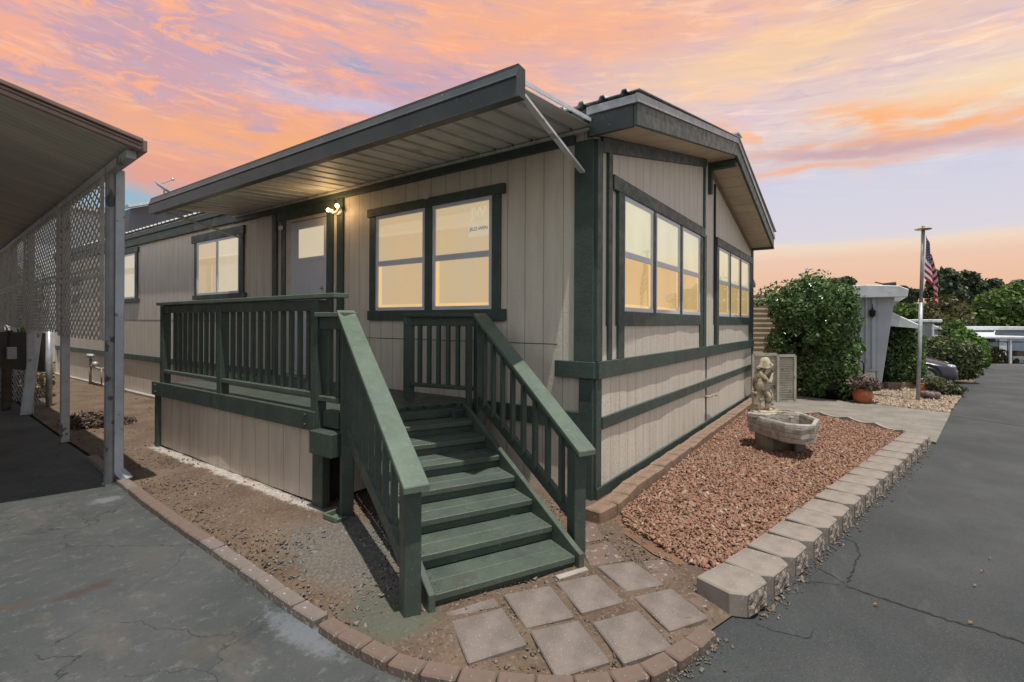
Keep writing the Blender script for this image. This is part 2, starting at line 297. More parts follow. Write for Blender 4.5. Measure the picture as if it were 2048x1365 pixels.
# ------------------------------------------------------------------ mesh builder
JIT = [0]
def jit():
    JIT[0] = (JIT[0]+1) % 11; return JIT[0]*.00035
def org(o):
    while o.parent: o = o.parent
    return Vector(o.location)
class MB:
    def __init__(s): s.v = []; s.f = []
    def add(s, vs, fs):
        b = len(s.v); s.v += [tuple(q) for q in vs]; s.f += [tuple(b+i for i in f) for f in fs]; return s
    def box(s, x0, x1, y0, y1, z0, z1):
        vs = [(a, b, c) for c in (z0, z1) for b in (y0, y1) for a in (x0, x1)]
        return s.add(vs, [(0, 2, 3, 1), (4, 5, 7, 6), (0, 1, 5, 4), (2, 6, 7, 3), (0, 4, 6, 2), (1, 3, 7, 5)])
    def beam(s, p, q, wd, ht, side=None, vcut=False):
        p, q = Vector(p), Vector(q); d_ = (q-p).normalized()
        sd = Vector(side).normalized() if side is not None else (Vector((0, 0, 1)).cross(d_)).normalized()
        if sd.length < .5: sd = Vector((1, 0, 0))
        u = Vector((0, 0, 1)) if vcut else d_.cross(sd).normalized()
        vs = []
        for e in (p, q):
            for a, b in ((-1, -1), (1, -1), (1, 1), (-1, 1)): vs.append(e + sd*(a*wd/2) + u*(b*ht/2))
        return s.add(vs, [(0, 3, 2, 1), (4, 5, 6, 7), (0, 1, 5, 4), (1, 2, 6, 5), (2, 3, 7, 6), (3, 0, 4, 7)])
    def prism(s, poly, z0, z1):
        n = len(poly); a = sum(poly[i][0]*poly[(i+1) % n][1]-poly[(i+1) % n][0]*poly[i][1] for i in range(n))
        if a < 0: poly = poly[::-1]
        vs = [(p[0], p[1], z0) for p in poly]+[(p[0], p[1], z1) for p in poly]
        return s.add(vs, [tuple(range(n-1, -1, -1)), tuple(range(n, 2*n))]+[(i, (i+1) % n, n+(i+1) % n, n+i) for i in range(n)])
    def xprism(s, prof, p0, p1, frame):       # extrude 2D profile (a,b) along frame[2] from p0 to p1
        n = len(prof); ax, bx, cx_ = map(Vector, frame)
        vs = [ax*a+bx*b+cx_*p0 for a, b in prof]+[ax*a+bx*b+cx_*p1 for a, b in prof]
        return s.add(vs, [tuple(range(n)), tuple(range(2*n-1, n-1, -1))]+[(i, n+i, n+(i+1) % n, (i+1) % n) for i in range(n)])
    def tube(s, pts, r, n=10, caps=True):
        pts = [Vector(p) for p in pts]; rs = r if isinstance(r, (list, tuple)) else [r]*len(pts)
        b = len(s.v); prev = None
        for i, p in enumerate(pts):
            d_ = (pts[min(i+1, len(pts)-1)]-pts[max(i-1, 0)]).normalized()
            a = prev if prev is not None else (Vector((0, 0, 1)) if abs(d_.z) < .9 else Vector((1, 0, 0)))
            a = (a-d_*a.dot(d_)).normalized(); c = d_.cross(a); prev = a
            for k in range(n):
                t = 2*math.pi*k/n; s.v.append(tuple(p+(a*math.cos(t)+c*math.sin(t))*rs[i]))
        for i in range(len(pts)-1):
            for k in range(n):
                s.f.append((b+i*n+k, b+i*n+(k+1) % n, b+(i+1)*n+(k+1) % n, b+(i+1)*n+k))
        if caps:
            s.f.append(tuple(b+k for k in range(n-1, -1, -1))); s.f.append(tuple(b+(len(pts)-1)*n+k for k in range(n)))
        return s
    def lathe(s, c, prof, n=24):              # prof: (r,z) list, axis z through c
        b = len(s.v)
        for r, z_ in prof:
            for k in range(n):
                t = 2*math.pi*k/n; s.v.append((c[0]+r*math.cos(t), c[1]+r*math.sin(t), c[2]+z_))
        for i in range(len(prof)-1):
            for k in range(n): s.f.append((b+i*n+k, b+i*n+(k+1) % n, b+(i+1)*n+(k+1) % n, b+(i+1)*n+k))
        s.f.append(tuple(b+k for k in range(n-1, -1, -1))); s.f.append(tuple(b+(len(prof)-1)*n+k for k in range(n)))
        return s
    def ball(s, c, r, n=10, sc=(1, 1, 1)):
        return s.lathe2(c, r, n, sc)
    def lathe2(s, c, r, n, sc):
        b = len(s.v); h = n//2+1
        for i in range(h+1):
            a = math.pi*(i+.0)/h; a = max(.02, min(math.pi-.02, a))
            for k in range(n):
                t = 2*math.pi*k/n; s.v.append((c[0]+sc[0]*r*math.sin(a)*math.cos(t), c[1]+sc[1]*r*math.sin(a)*math.sin(t), c[2]-sc[2]*r*math.cos(a)))
        for i in range(h):
            for k in range(n): s.f.append((b+i*n+k, b+i*n+(k+1) % n, b+(i+1)*n+(k+1) % n, b+(i+1)*n+k))
        return s
    def build(s, name, mat, parent=None, bevel=0., smooth=False, at=None):
        o_ = org(parent) if parent is not None else Vector(at or (0, 0, 0))
        me = bpy.data.meshes.new(name)
        me.from_pydata([(a-o_.x, b-o_.y, c-o_.z) for a, b, c in s.v], [], s.f); me.validate()
        me.materials.append(mat)
        if smooth:
            me.polygons.foreach_set('use_smooth', [True]*len(me.polygons))
        ob = bpy.data.objects.new(name, me); COL.objects.link(ob)
        if parent is not None: ob.parent = parent
        else: ob.location = o_
        if bevel:
            bv = ob.modifiers.new('bevel', 'BEVEL'); bv.width = bevel; bv.segments = 1; bv.limit_method = 'ANGLE'; bv.angle_limit = R(50)
        return ob
def autosmooth(ob, ang=35):
    me = ob.data; me.polygons.foreach_set('use_smooth', [True]*len(me.polygons))
    try: me.set_sharp_from_angle(angle=R(ang))
    except Exception: pass
    return ob
def tag(o, label=None, cat=None, group=None, kind=None):
    if label: o['label'] = label
    if cat: o['category'] = cat
    if group: o['group'] = group
    if kind: o['kind'] = kind
    return o
def thing(name, label, cat, loc=(0, 0, 0), group=None, rz=0.):
    o = bpy.data.objects.new(name, None); COL.objects.link(o); o.location = loc; o.rotation_euler = (0, 0, rz)
    o.empty_display_size = .2
    return tag(o, label, cat, group)
def npmesh(name, V, F, mat, parent=None, at=None):
    """V (n,3), F (m,k) with k constant"""
    o_ = np.array(org(parent) if parent is not None else Vector(at or (0, 0, 0)))
    me = bpy.data.meshes.new(name); k = F.shape[1]
    me.vertices.add(len(V)); me.vertices.foreach_set('co', (V-o_).astype(np.float32).ravel())
    me.loops.add(F.size); me.loops.foreach_set('vertex_index', F.astype(np.int32).ravel())
    me.polygons.add(len(F)); me.polygons.foreach_set('loop_start', np.arange(0, F.size, k, dtype=np.int32))
    me.update(calc_edges=True); me.validate(); me.materials.append(mat)
    ob = bpy.data.objects.new(name, me); COL.objects.link(ob)
    if parent is not None: ob.parent = parent
    else: ob.location = Vector(o_)
    return ob
def leaves(P, N, size, fold=.35, jitter=.8, asp=1.7):
    """one folded leaf (two quads -> 6 verts) per point, facing roughly along N"""
    n = len(P); nn = N+rng.normal(0, jitter, (n, 3)); nn /= np.linalg.norm(nn, axis=1)[:, None]+1e-9
    t = rng.normal(0, 1, (n, 3)); t[:, 2] -= .5; t -= nn*(t*nn).sum(1)[:, None]; t /= np.linalg.norm(t, axis=1)[:, None]+1e-9
    b = np.cross(nn, t); s_ = (size*rng.uniform(.6, 1.3, n))[:, None]
    L = t*s_*asp/2; B = b*s_/2; U = nn*s_*fold/2
    v = np.stack([P-L, P-L*.1+B+U, P+L, P-L*.1-B+U], 1)
    F = np.arange(n*4).reshape(n, 4)
    F = np.concatenate([F[:, [0, 1, 2]], F[:, [0, 2, 3]]], 0)
    return v.reshape(-1, 3), F
def blobs_points(bl, n, inner=.72):
    vol = np.array([b[3]*b[4]+b[4]*b[5]+b[3]*b[5] for b in bl]); pr = vol/vol.sum(); idx = rng.choice(len(bl), n, p=pr)
    A = np.array(bl)[idx]; d_ = rng.normal(0, 1, (n, 3)); d_ /= np.linalg.norm(d_, axis=1)[:, None]
    r_ = rng.uniform(inner, 1.06, n)[:, None]**1.0
    P = A[:, :3]+d_*A[:, 3:6]*r_; N = d_/A[:, 3:6]; N /= np.linalg.norm(N, axis=1)[:, None]
    return P, N
def box_points(x0, x1, y0, y1, z0, z1, n, depth=.12, rnd=.25):
    """points near the surface of a rounded clipped hedge"""
    c = np.array([(x0+x1)/2, (y0+y1)/2, (z0+z1)/2]); h = np.array([(x1-x0)/2, (y1-y0)/2, (z1-z0)/2])
    d_ = rng.normal(0, 1, (n, 3)); d_ /= np.linalg.norm(d_, axis=1)[:, None]
    p = 5.; k = (np.abs(d_)**p).sum(1)**(-1/p); q = d_*k[:, None]
    q *= (1-rng.uniform(0, 1, n)**1.5*depth)[:, None]
    P = c+q*h; P += rng.normal(0, .02, (n, 3)); P[:, 2] = np.maximum(P[:, 2], z0)
    N = np.sign(q)*np.abs(q)**4/h; N /= np.linalg.norm(N, axis=1)[:, None]+1e-9
    return P, N
def lumps(P, N, amp, fr, seed):
    r2 = np.random.default_rng(seed); o = np.zeros(len(P))
    for _ in range(9):
        k = r2.normal(0, fr, 3); o += np.sin(P@k+r2.uniform(0, 6.28))
    return P+N*(o/5*amp)[:, None], o
def crown_mesh(name, P, N, size, mat, parent, cull=None, seed=1, fr=3., jitter=.8):
    if cull is not None:
        _, o = lumps(P, N, 0, fr, seed+50); keep = o > np.quantile(o, cull); P, N = P[keep], N[keep]
    V, F = leaves(P, N, size, jitter=jitter); return npmesh(name, V, F, mat, parent)
def tree(name, label, base, blobs, n, size, mat, group=None, cull=.15, seed=1, trunk_r=.2, cat='tree'):
    base = Vector(base); t = thing(name, label, cat, base, group)
    bl = [(base.x+b[0], base.y+b[1], base.z+b[2], b[3], b[4], b[5]) for b in blobs]
    P, N = blobs_points(bl, n, .55); P, _ = lumps(P, N, .12*max(b[3] for b in blobs), 2.5/max(b[3] for b in blobs)*1.6, seed)
    crown_mesh('crown', P, N, size, mat, t, cull, seed, fr=3.5/max(b[3] for b in blobs))
    top = max(b[2] for b in blobs); mb = MB()
    mb.tube([base, base+Vector((.05, .05, top*.35)), base+Vector((-.05, .1, top*.8))], [trunk_r, trunk_r*.8, trunk_r*.4], 8)
    for b in blobs[:6]:
        q = Vector((base.x+b[0], base.y+b[1], base.z+b[2])); mb.tube([base+Vector((0, .05, top*.35)), (base+q)/2+Vector((0, 0, top*.15)), q], [trunk_r*.55, trunk_r*.35, trunk_r*.12], 6)
    mb.build('trunk', G['bark'], t, smooth=True)
    return t

# ------------------------------------------------------------------ ground materials
def ground_dirt():
    mt, n = base_mat('yard_dirt'); o = oc(n); s = n.sep(o)
    c = n.ramp(n.noise(o, 2.2, 6, .6), [(.3, (.085, .052, .032)), (.5, (.125, .082, .052)), (.7, (.165, .112, .073))])
    c = n.mix(n.mapr(n.noise(o, 40, 5, .7), .52, .68), c, (.21, .155, .11))
    c = n.mix(n.mapr(n.noise(o, 55, 4, .7), .44, .33), c, (.04, .027, .018))
    # grey crushed rock and green overspray beside the stairs
    dx = n.math('ADD', s[0], 1.75); dy = n.math('SUBTRACT', s[1], .75)
    r_ = n.math('ADD', n.math('POWER', n.math('DIVIDE', dx, .42), 2.), n.math('POWER', n.math('DIVIDE', dy, .75), 2.))
    r_ = n.math('ADD', r_, n.math('MULTIPLY', n.math('SUBTRACT', n.noise(o, 7, 6, .7), .5), 1.6))
    c = n.mix(n.math('MULTIPLY', n.mapr(r_, 1.3, .3), .6), c, n.mix(n.mapr(n.noise(o, 60, 4, .7), .4, .65), (.09, .088, .078), (.20, .20, .18)))
    dx = n.math('ADD', s[0], 2.1); dy = n.math('SUBTRACT', s[1], .12)
    r_ = n.math('ADD', n.math('ADD', n.math('POWER', n.math('DIVIDE', dx, .22), 2.), n.math('POWER', n.math('DIVIDE', dy, .3), 2.)), n.math('MULTIPLY', n.math('SUBTRACT', n.noise(o, 11, 6, .7), .5), 1.8))
    c = n.mix(n.math('MULTIPLY', n.mapr(r_, 1.2, .3), .6), c, (.065, .095, .072))
    # spilled white plaster along the foot of the deck skirt
    dx = n.math('ABSOLUTE', n.math('ADD', s[0], n.math('ADD', 1.50, n.math('MULTIPLY', n.math('SUBTRACT', n.noise(o, 5, 3), .5), .12))))
    wy = n.math('MULTIPLY', n.mapr(s[1], 1.55, 1.8), n.mapr(s[1], 5.2, 4.9))
    mk = n.math('MULTIPLY', n.math('MULTIPLY', n.mapr(n.math('ADD', dx, n.math('MULTIPLY', n.math('SUBTRACT', n.noise(o, 30, 7, .8), .5), .22)), .075, .03), wy), n.mapr(n.noise(o, 60, 6, .8), .38, .52))
    c = n.mix(n.math('MULTIPLY', mk, .85), c, (.50, .46, .41))
    n.put(n.p.inputs['Base Color'], c); n.p.inputs['Roughness'].default_value = .95
    b = bump(n, n.noise(o, 9, 6, .65), .6, .03); b = bump(n, n.noise(o, 70, 4, .7), .8, .008, b)
    n.l.new(b, n.p.inputs['Normal']); return mt
def asphalt():
    mt, n = base_mat('road_asphalt'); o = oc(n)
    c = n.ramp(n.noise(o, .9, 7, .6), [(.32, (.026, .030, .030)), (.5, (.039, .043, .042)), (.68, (.056, .060, .058))])
    c = n.mix(n.mapr(n.noise(n.scale(o, (.4, 1.2, 1)), 3.2, 6, .7), .55, .72), c, (.060, .059, .055))
    c = n.mix(n.math('MULTIPLY', n.mapr(n.noise(o, 95, 3, .7), .54, .68), .5), c, (.070, .074, .072))
    c = n.mix(n.math('MULTIPLY', n.mapr(n.noise(o, 95, 3, .7), .46, .34), .6), c, (.018, .020, .020))
    c = n.mix(n.mapr(n.noise(o, 160, 2), .66, .70), c, (.17, .165, .155))
    c = n.mix(n.math('MULTIPLY', n.mapr(n.noise(o, 5, 6, .75), .60, .72), .5), c, (.035, .036, .037))
    n.put(n.p.inputs['Base Color'], c); n.put(n.p.inputs['Roughness'], n.mapr(n.noise(o, 1.3, 5), .35, .65, .62, .8))
    b = bump(n, n.noise(o, 4, 5, .6), .25, .03); b = bump(n, n.noise(o, 95, 4, .75), .8, .006, b)
    n.l.new(b, n.p.inputs['Normal']); return mt
def driveway():
    mt, n = base_mat('old_driveway'); o = oc(n)
    c = n.ramp(n.noise(o, 1.1, 7, .6), [(.30, (.034, .038, .035)), (.45, (.052, .055, .051)), (.6, (.070, .071, .067)), (.72, (.084, .078, .074))])
    c = n.mix(n.math('MULTIPLY', n.mapr(n.noise(n.scale(o, (1, .55, 1)), 2.3, 7, .7), .54, .64), .6), c, (.10, .083, .074))
    c = n.mix(n.math('MULTIPLY', n.mapr(n.noise(n.scale(o, (1, 1, 1)), 11, 9, .82), .53, .62), .55), c, (.13, .13, .125))
    c = n.mix(n.math('MULTIPLY', n.mapr(n.noise(n.scale(o, (1, 1, 1)), 19, 9, .85), .46, .36), .6), c, (.035, .037, .035))
    c = n.mix(n.math('MULTIPLY', n.mapr(n.noise(o, 110, 3, .6), .62, .72), .6), c, (.15, .147, .14))
    wv = n.new('ShaderNodeVectorMath', operation='ADD'); n.put(wv.inputs[0], o)
    nz = n.new('ShaderNodeTexNoise'); nz.inputs['Scale'].default_value = 3.; nz.inputs['Detail'].default_value = 5.; n.put(nz.inputs['Vector'], o)
    sc_ = n.scale(nz.outputs['Color'], (.35, .35, .35)); n.l.new(sc_, wv.inputs[1])
    cr = n.mapr(n.voro(wv.outputs[0], 1.15, 'DISTANCE_TO_EDGE'), .0012, .0048, 1., 0.)
    cr = n.math('MULTIPLY', cr, n.mapr(n.noise(o, 1.7, 3), .40, .52))
    c = n.mix(n.math('MULTIPLY', cr, .9), c, (.02, .02, .018))
    s = n.sep(o)
    for (px_, py_, a, b_, col_, k) in [(-2.93, 1.70, .17, .06, (.055, .036, .030), .85), (-3.2, 1.80, .10, .05, (.07, .05, .033), .7), (-2.43, .38, .09, .34, (.22, .235, .265), .42), (-2.40, 3.35, .13, .10, (.24, .25, .26), .4), (-2.72, .62, .16, .12, (.10, .075, .055), .35), (-2.55, 1.9, .14, .2, (.10, .08, .065), .3)]:
        q = n.math('ADD', n.math('POWER', n.math('ABSOLUTE', n.math('DIVIDE', n.math('SUBTRACT', s[0], px_), a)), 2.), n.math('POWER', n.math('ABSOLUTE', n.math('DIVIDE', n.math('SUBTRACT', s[1], py_), b_)), 2.))
        q = n.math('ADD', q, n.math('MULTIPLY', n.math('SUBTRACT', n.noise(o, 18, 8, .8), .5), 4.0))
        c = n.mix(n.math('MULTIPLY', n.mapr(q, 1.2, .1), k), c, col_)
    n.put(n.p.inputs['Base Color'], c); n.p.inputs['Roughness'].default_value = .85
    b = bump(n, n.noise(o, 5, 6, .6), .3, .03); b = bump(n, n.noise(o, 110, 4, .7), .45, .004, b); b = bump(n, cr, -.8, .008, b)
    n.l.new(b, n.p.inputs['Normal']); return mt
G['dirt'] = ground_dirt(); G['asphalt'] = asphalt(); G['driveway'] = driveway()
G['concrete'] = M('walkway_concrete', (.185, .165, .135), (.24, .21, .172), rough=.9, ns=3, bs=120, bst=.4, spots=(14, .62, (.17, .15, .12)))
G['earth'] = M('dry_earth', (.15, .11, .075), (.10, .075, .05), rough=.95, ns=.7, bs=20, bst=.5, bd=.02)
G['crack'] = M('crack_fill', (.018, .018, .018), (.035, .03, .028), rough=.95, ns=30, bst=.3)
G['kerb'] = M('kerb_concrete', (.36, .32, .28), (.27, .23, .19), rough=.9, bst=.4)

# ------------------------------------------------------------------ ground sheets
def sheet(name, poly, z, mat, kind='structure'):
    mb = MB(); mb.add([(p[0], p[1], z) for p in poly], [tuple(range(len(poly)))])
    o = mb.build(name, mat); me = o.data
    if me.polygons[0].normal.z < 0: me.flip_normals()
    return tag(o, kind=kind)
def terr(x, y):
    D = (x-CAM.x)*FW.x+(y-CAM.y)*FW.y; t = min(1, max(0, (D-15)/30.)); return -1.8*t*t*(3-2*t) if y < 4 else 0.0
def terrain(name, mat, poly, zoff, mx):
    bm = bmesh.new(); bm.faces.new([bm.verts.new((p[0], p[1], 0)) for p in poly]); bmesh.ops.triangulate(bm, faces=bm.faces[:])
    for _ in range(9):
        E = [e for e in bm.edges if e.calc_length() > mx*(1+.12*max(0, (e.verts[0].co-CAM).length-45))]
        if not E: break
        bmesh.ops.subdivide_edges(bm, edges=E, cuts=1); bmesh.ops.triangulate(bm, faces=[f for f in bm.faces if len(f.verts) > 3])
    for v in bm.verts: v.co.z = terr(v.co.x, v.co.y)+zoff
    bmesh.ops.recalc_face_normals(bm, faces=bm.faces[:])
    me = bpy.data.meshes.new(name); bm.to_mesh(me); bm.free(); me.materials.append(mat)
    if sum(p.normal.z for p in me.polygons) < 0: me.flip_normals()
    o = bpy.data.objects.new(name, me); COL.objects.link(o); tag(o, kind='structure'); return o
terrain('ground', G['earth'], [(-300, -300), (300, -300), (300, 300), (-300, 300)], -.035, 1.5)
arc = [(-1.30, 19), (-1.44, 15), (-1.66, 11.5), (-1.88, 9.1), (-2.02, 6.5), (-2.08, 5.0), (-2.15, 4.1), (-2.175, 3.666), (-2.232, 2.896), (-2.264, 2.182), (-2.287, 1.546), (-2.314, 1.045), (-2.337, .634), (-2.343, .308), (-2.345, .061), (-2.336, -.102), (-2.315, -.241), (-2.275, -.383),
       (-2.217, -.523), (-2.149, -.655), (-2.054, -.815), (-1.924, -.976), (-1.783, -1.082), (-1.638, -1.151), (-1.446, -1.215), (-1.259, -1.25)]
blockline = [(-1.03, -1.33), (4.05, -2.42)]
roadpoly = [(-40, -40), (70, -40), (70, -6.0), (44, -6.0), (24, -5.9), (20.2, -5.3), (17.5, -4.84), (13.6, -4.15), (12.6, -3.6), (10.0, -3.3), (7.1, -2.85), (5.4, -2.6), (4.4, -2.2),
            (-.6, -1.0), (-1.9, -.7), (-2.0, -.4), (-40, -1.4)]
terrain('road', G['asphalt'], roadpoly, -.006, .9)
sheet('driveway', [p for p in arc[:-8]]+[(-2.06, -.80), (-2.4, -1.0), (-9, -2.4), (-9, 19)], 0., G['driveway'])
# dirt yard, gently uneven
def dirt_yard():
    poly = [Vector((p[0]+.03, p[1])) for p in arc]+[Vector(p) for p in [(-1.0, -1.32), (-.55, -1.1), (-.25, -.25), (.4, -.2), (.4, 19)]]
    bm = bmesh.new(); vs = [bm.verts.new((p.x, p.y, 0)) for p in poly]; bm.faces.new(vs)
    bmesh.ops.triangulate(bm, faces=bm.faces[:])
    for _ in range(5): bmesh.ops.subdivide_edges(bm, edges=[e for e in bm.edges if e.calc_length() > .12], cuts=1, use_grid_fill=False)
    bmesh.ops.triangulate(bm, faces=bm.faces[:])
    for v in bm.verts:
        x, y = v.co.x, v.co.y
        bd_ = v.is_boundary
        v.co.z = .006 + (0 if bd_ else .012+.010*math.sin(x*5.1+y*2.3)*math.sin(y*3.7-x)+.006*math.sin(x*17+y*11)+.004*random.random())
    me = bpy.data.meshes.new('dirt_ground'); bm.to_mesh(me); bm.free(); me.materials.append(G['dirt'])
    if me.polygons[0].normal.z < 0: me.flip_normals()
    me.polygons.foreach_set('use_smooth', [True]*len(me.polygons))
    o = bpy.data.objects.new('dirt_ground', me); COL.objects.link(o); tag(o, kind='structure')
dirt_yard()
# concrete walkway beside the gravel bed
MB().prism([(4.42, -2.60), (4.70, -2.30), (5.12, -1.99), (5.43, -1.66), (5.66, -1.27), (5.55, -.73), (6.1, -.2), (7.0, .0), (7.3, .3), (7.3, 6), (8.2, 6), (8.2, .3), (7.75, -1.4), (7.55, -2.2), (7.25, -3.04)], -.02, .022).build('walkway', G['concrete']); bpy.data.objects['walkway']['kind'] = 'structure'
sheet('gravel_bed_soil', [(-.35, -.28), (6.6, -.2), (5.75, -.45), (5.64, -1.25), (5.35, -1.70), (5.05, -2.03), (4.62, -2.36), (4.3, -2.33), (-.78, -1.20), (-.65, -.75)], .018, M('bed_soil', (.20, .10, .06), (.15, .08, .05), bst=.5))

# stones as one object each bed
def stones(name, pts, sz, mat, z0, flat=.55, at=None):
    n = len(pts); oct_ = np.array([(1, 0, 0), (0, 1, 0), (-1, 0, 0), (0, -1, 0), (0, 0, 1), (0, 0, -1)], float)
    cube = np.array([(a, b, c) for a in (-1, 1) for b in (-1, 1) for c in (-1, 1)], float)*.62
    Fc = np.array([(0, 1, 3, 2), (4, 6, 7, 5), (0, 4, 5, 1), (2, 3, 7, 6), (0, 2, 6, 4), (1, 5, 7, 3)])
    V = cube[None]+rng.normal(0, .22, (n, 8, 3)); s_ = (sz*rng.lognormal(0, .33, n))[:, None, None]
    V[:, :, 0] *= rng.uniform(.8, 1.5, n)[:, None]; V[:, :, 2] *= flat
    V *= s_
    tilt = rng.normal(0, .45, (n, 2)); a = rng.uniform(0, 6.28, n)
    z_ = V[:, :, 2]+V[:, :, 0]*tilt[:, 0:1]+V[:, :, 1]*tilt[:, 1:2]
    x_ = V[:, :, 0]*np.cos(a)[:, None]-V[:, :, 1]*np.sin(a)[:, None]; y_ = V[:, :, 0]*np.sin(a)[:, None]+V[:, :, 1]*np.cos(a)[:, None]
    P = np.stack([x_+pts[:, 0:1], y_+pts[:, 1:2], z_+z0+(pts[:, 2:3] if pts.shape[1] > 2 else 0)], 2)
    F = (np.arange(n)[:, None, None]*8+Fc[None]).reshape(-1, 4)
    return npmesh(name, P.reshape(-1, 3), F, mat)
def inpoly(x, y, poly):
    c = np.zeros(len(x), bool); j = len(poly)-1
    for i in range(len(poly)):
        xi, yi = poly[i]; xj, yj = poly[j]
        k = ((yi > y) != (yj > y)) & (x < (xj-xi)*(y-yi)/(yj-yi+1e-12)+xi); c ^= k; j = i
    return c
bed = [(-.34, -.42), (-.12, -.30), (6.4, -.21), (5.75, -.5), (5.58, -1.25), (5.32, -1.68), (5.02, -2.0), (4.62, -2.32), (4.15, -2.29), (-.72, -1.19), (-.62, -.9)]
n_ = 92000; X = rng.uniform(-1, 6.4, n_); Y = rng.uniform(-2.4, -.2, n_)
# denser near the camera
k = inpoly(X, Y, bed); keepp = rng.uniform(0, 1, n_) < np.clip(1.25-.11*X, .5, 1); X, Y = X[k & keepp], Y[k & keepp]
g = stones('gravel', np.stack([X, Y, rng.uniform(0, .022, len(X))], 1), .0102, G['gravel'], .024); tag(g, 'reddish brown crushed rock filling the bed in front of the gable wall', 'gravel', kind='stuff')
n_ = 15000; X = rng.uniform(-2.35, .0, n_); Y = np.abs(rng.normal(0, 4., n_))-1.2
yp = [(p[0]+.05, p[1]) for p in arc]+[(-1., -1.3), (-.5, -1.0), (-.2, -.2), (-.1, 19)]
k = inpoly(X, Y, yp); k &= rng.uniform(0, 1, n_) < .55
g = stones('pebbles', np.stack([X[k], Y[k], np.zeros(k.sum())], 1), 0.007, G['pebble'], .020, .6); tag(g, 'small pebbles and crumbs scattered over the bare dirt strip', 'pebbles', kind='stuff')
# grey crushed rock near the left stair post
n_ = 500; X = rng.normal(-1.75, .22, n_); Y = rng.normal(.85, .40, n_); k = inpoly(X, Y, yp) & (X > -2.28)
g = stones('crushed_rock', np.stack([X[k], Y[k], np.zeros(k.sum())], 1), .010, M('grey_crushed_rock', (.13, .125, .115), (.20, .195, .18)), .022); tag(g, 'grey crushed rock beside the left stair railing', 'gravel', kind='stuff')
# grit swept against the foot of the blocks and bricks
n_ = 500; T = rng.uniform(0, 1, n_)**1.5; X = -.95+5.1*T+rng.normal(0, .03, n_); Y = -1.42-1.10*T-rng.exponential(.022, n_)
n2 = 260; A = np.array([p for p in arc[16:]]); ii = rng.integers(0, len(A)-1, n2); tt = rng.uniform(0, 1, n2)[:, None]; Q = A[ii]*(1-tt)+A[ii+1]*tt; nn = Q-np.array([-1.5, .2]); nn /= np.linalg.norm(nn, axis=1)[:, None]; Q = Q+nn*(.05+rng.exponential(.02, n2))[:, None]
g = stones('road_grit', np.concatenate([np.stack([X, Y, np.zeros(n_)], 1), np.concatenate([Q, np.zeros((n2, 1))], 1)]), .0055, G['pebble'], .0, .6); tag(g, 'grit and crumbs along the foot of the retaining blocks and brick curve', 'grit', kind='stuff')
# cracks
def crack(pts, wd, z=-.0035, name='road_crack', mat='crack'):
    P = []
    for i in range(len(pts)-1):
        a, b = Vector(pts[i]), Vector(pts[i+1]); k = max(2, int((b-a).length/.018))
        for j in range(k): P.append(a.lerp(b, j/k)+Vector((random.gauss(0, .005), random.gauss(0, .005))))
    mb = MB(); n = len(P); L = []
    for i, p in enumerate(P):
        d_ = (P[min(i+1, n-1)]-P[max(i-1, 0)]).normalized(); q = Vector((-d_.y, d_.x)); w_ = wd*random.uniform(.35, 1.1)*min(1, (n-i)/6, (i+2)/4)
        L += [(p.x+q.x*w_, p.y+q.y*w_, z), (p.x-q.x*w_, p.y-q.y*w_, z)]
    mb.add(L, [(2*i, 2*i+1, 2*i+3, 2*i+2) for i in range(n-1)])
    o = mb.build(name, G[mat]); tag(o, kind='structure'); return o
crack([(-.325, -1.783), (-.37, -1.933), (-.393, -2.103), (-.416, -2.22), (-.41, -2.334), (-.445, -2.483), (-.465, -2.719), (-.5, -3.4)], .010)
crack([(.451, -1.72), (.391, -1.815), (.181, -1.839), (-.045, -1.81), (-.325, -1.783)], .007)
crack([(-.167, -1.61), (-.234, -1.705), (-.325, -1.783)], .006)
crack([(-.448, -1.529), (-.363, -1.674), (-.325, -1.783)], .004)
crack([(-1.032, -1.41), (-1.048, -1.525), (-1.006, -1.648), (-.868, -1.67)], .0025)
crack([(7.115, -3.051), (6.649, -3.801), (6.447, -4.941)], .012)

exec_parts = True
# ------------------------------------------------------------------ the mobile home
home = thing('mobile_home', 'beige vertical sided mobile home with dark green trim and gabled front', 'house')
HL = 16.5; HW = 7.14; EZ = 3.09; RX = 3.6; RZ = 3.86
b = MB(); b.add([(0, 0, 0), (HW, 0, 0), (HW, 0, 3.0), (RX, 0, RZ), (0, 0, EZ), (0, .08, 0), (HW, .08, 0), (HW, .08, 3.0), (RX, .08, RZ), (0, .08, EZ)],
  [(0, 1, 2, 3, 4), (9, 8, 7, 6, 5), (0, 4, 9, 5), (1, 6, 7, 2), (0, 5, 6, 1), (2, 7, 8, 3), (3, 8, 9, 4)])
b.build('gable_wall', G['side_gable'], home)
MB().box(0, .08, .08, HL, 0, EZ+.1).build('side_wall', G['side_long'], home)
MB().box(HW-.08, HW, .08, HL, 0, 3.0).build('far_side_wall', G['plain'], home)
MB().box(.08, HW-.08, HL-.08, HL, 0, 3.0).build('back_wall', G['plain'], home)
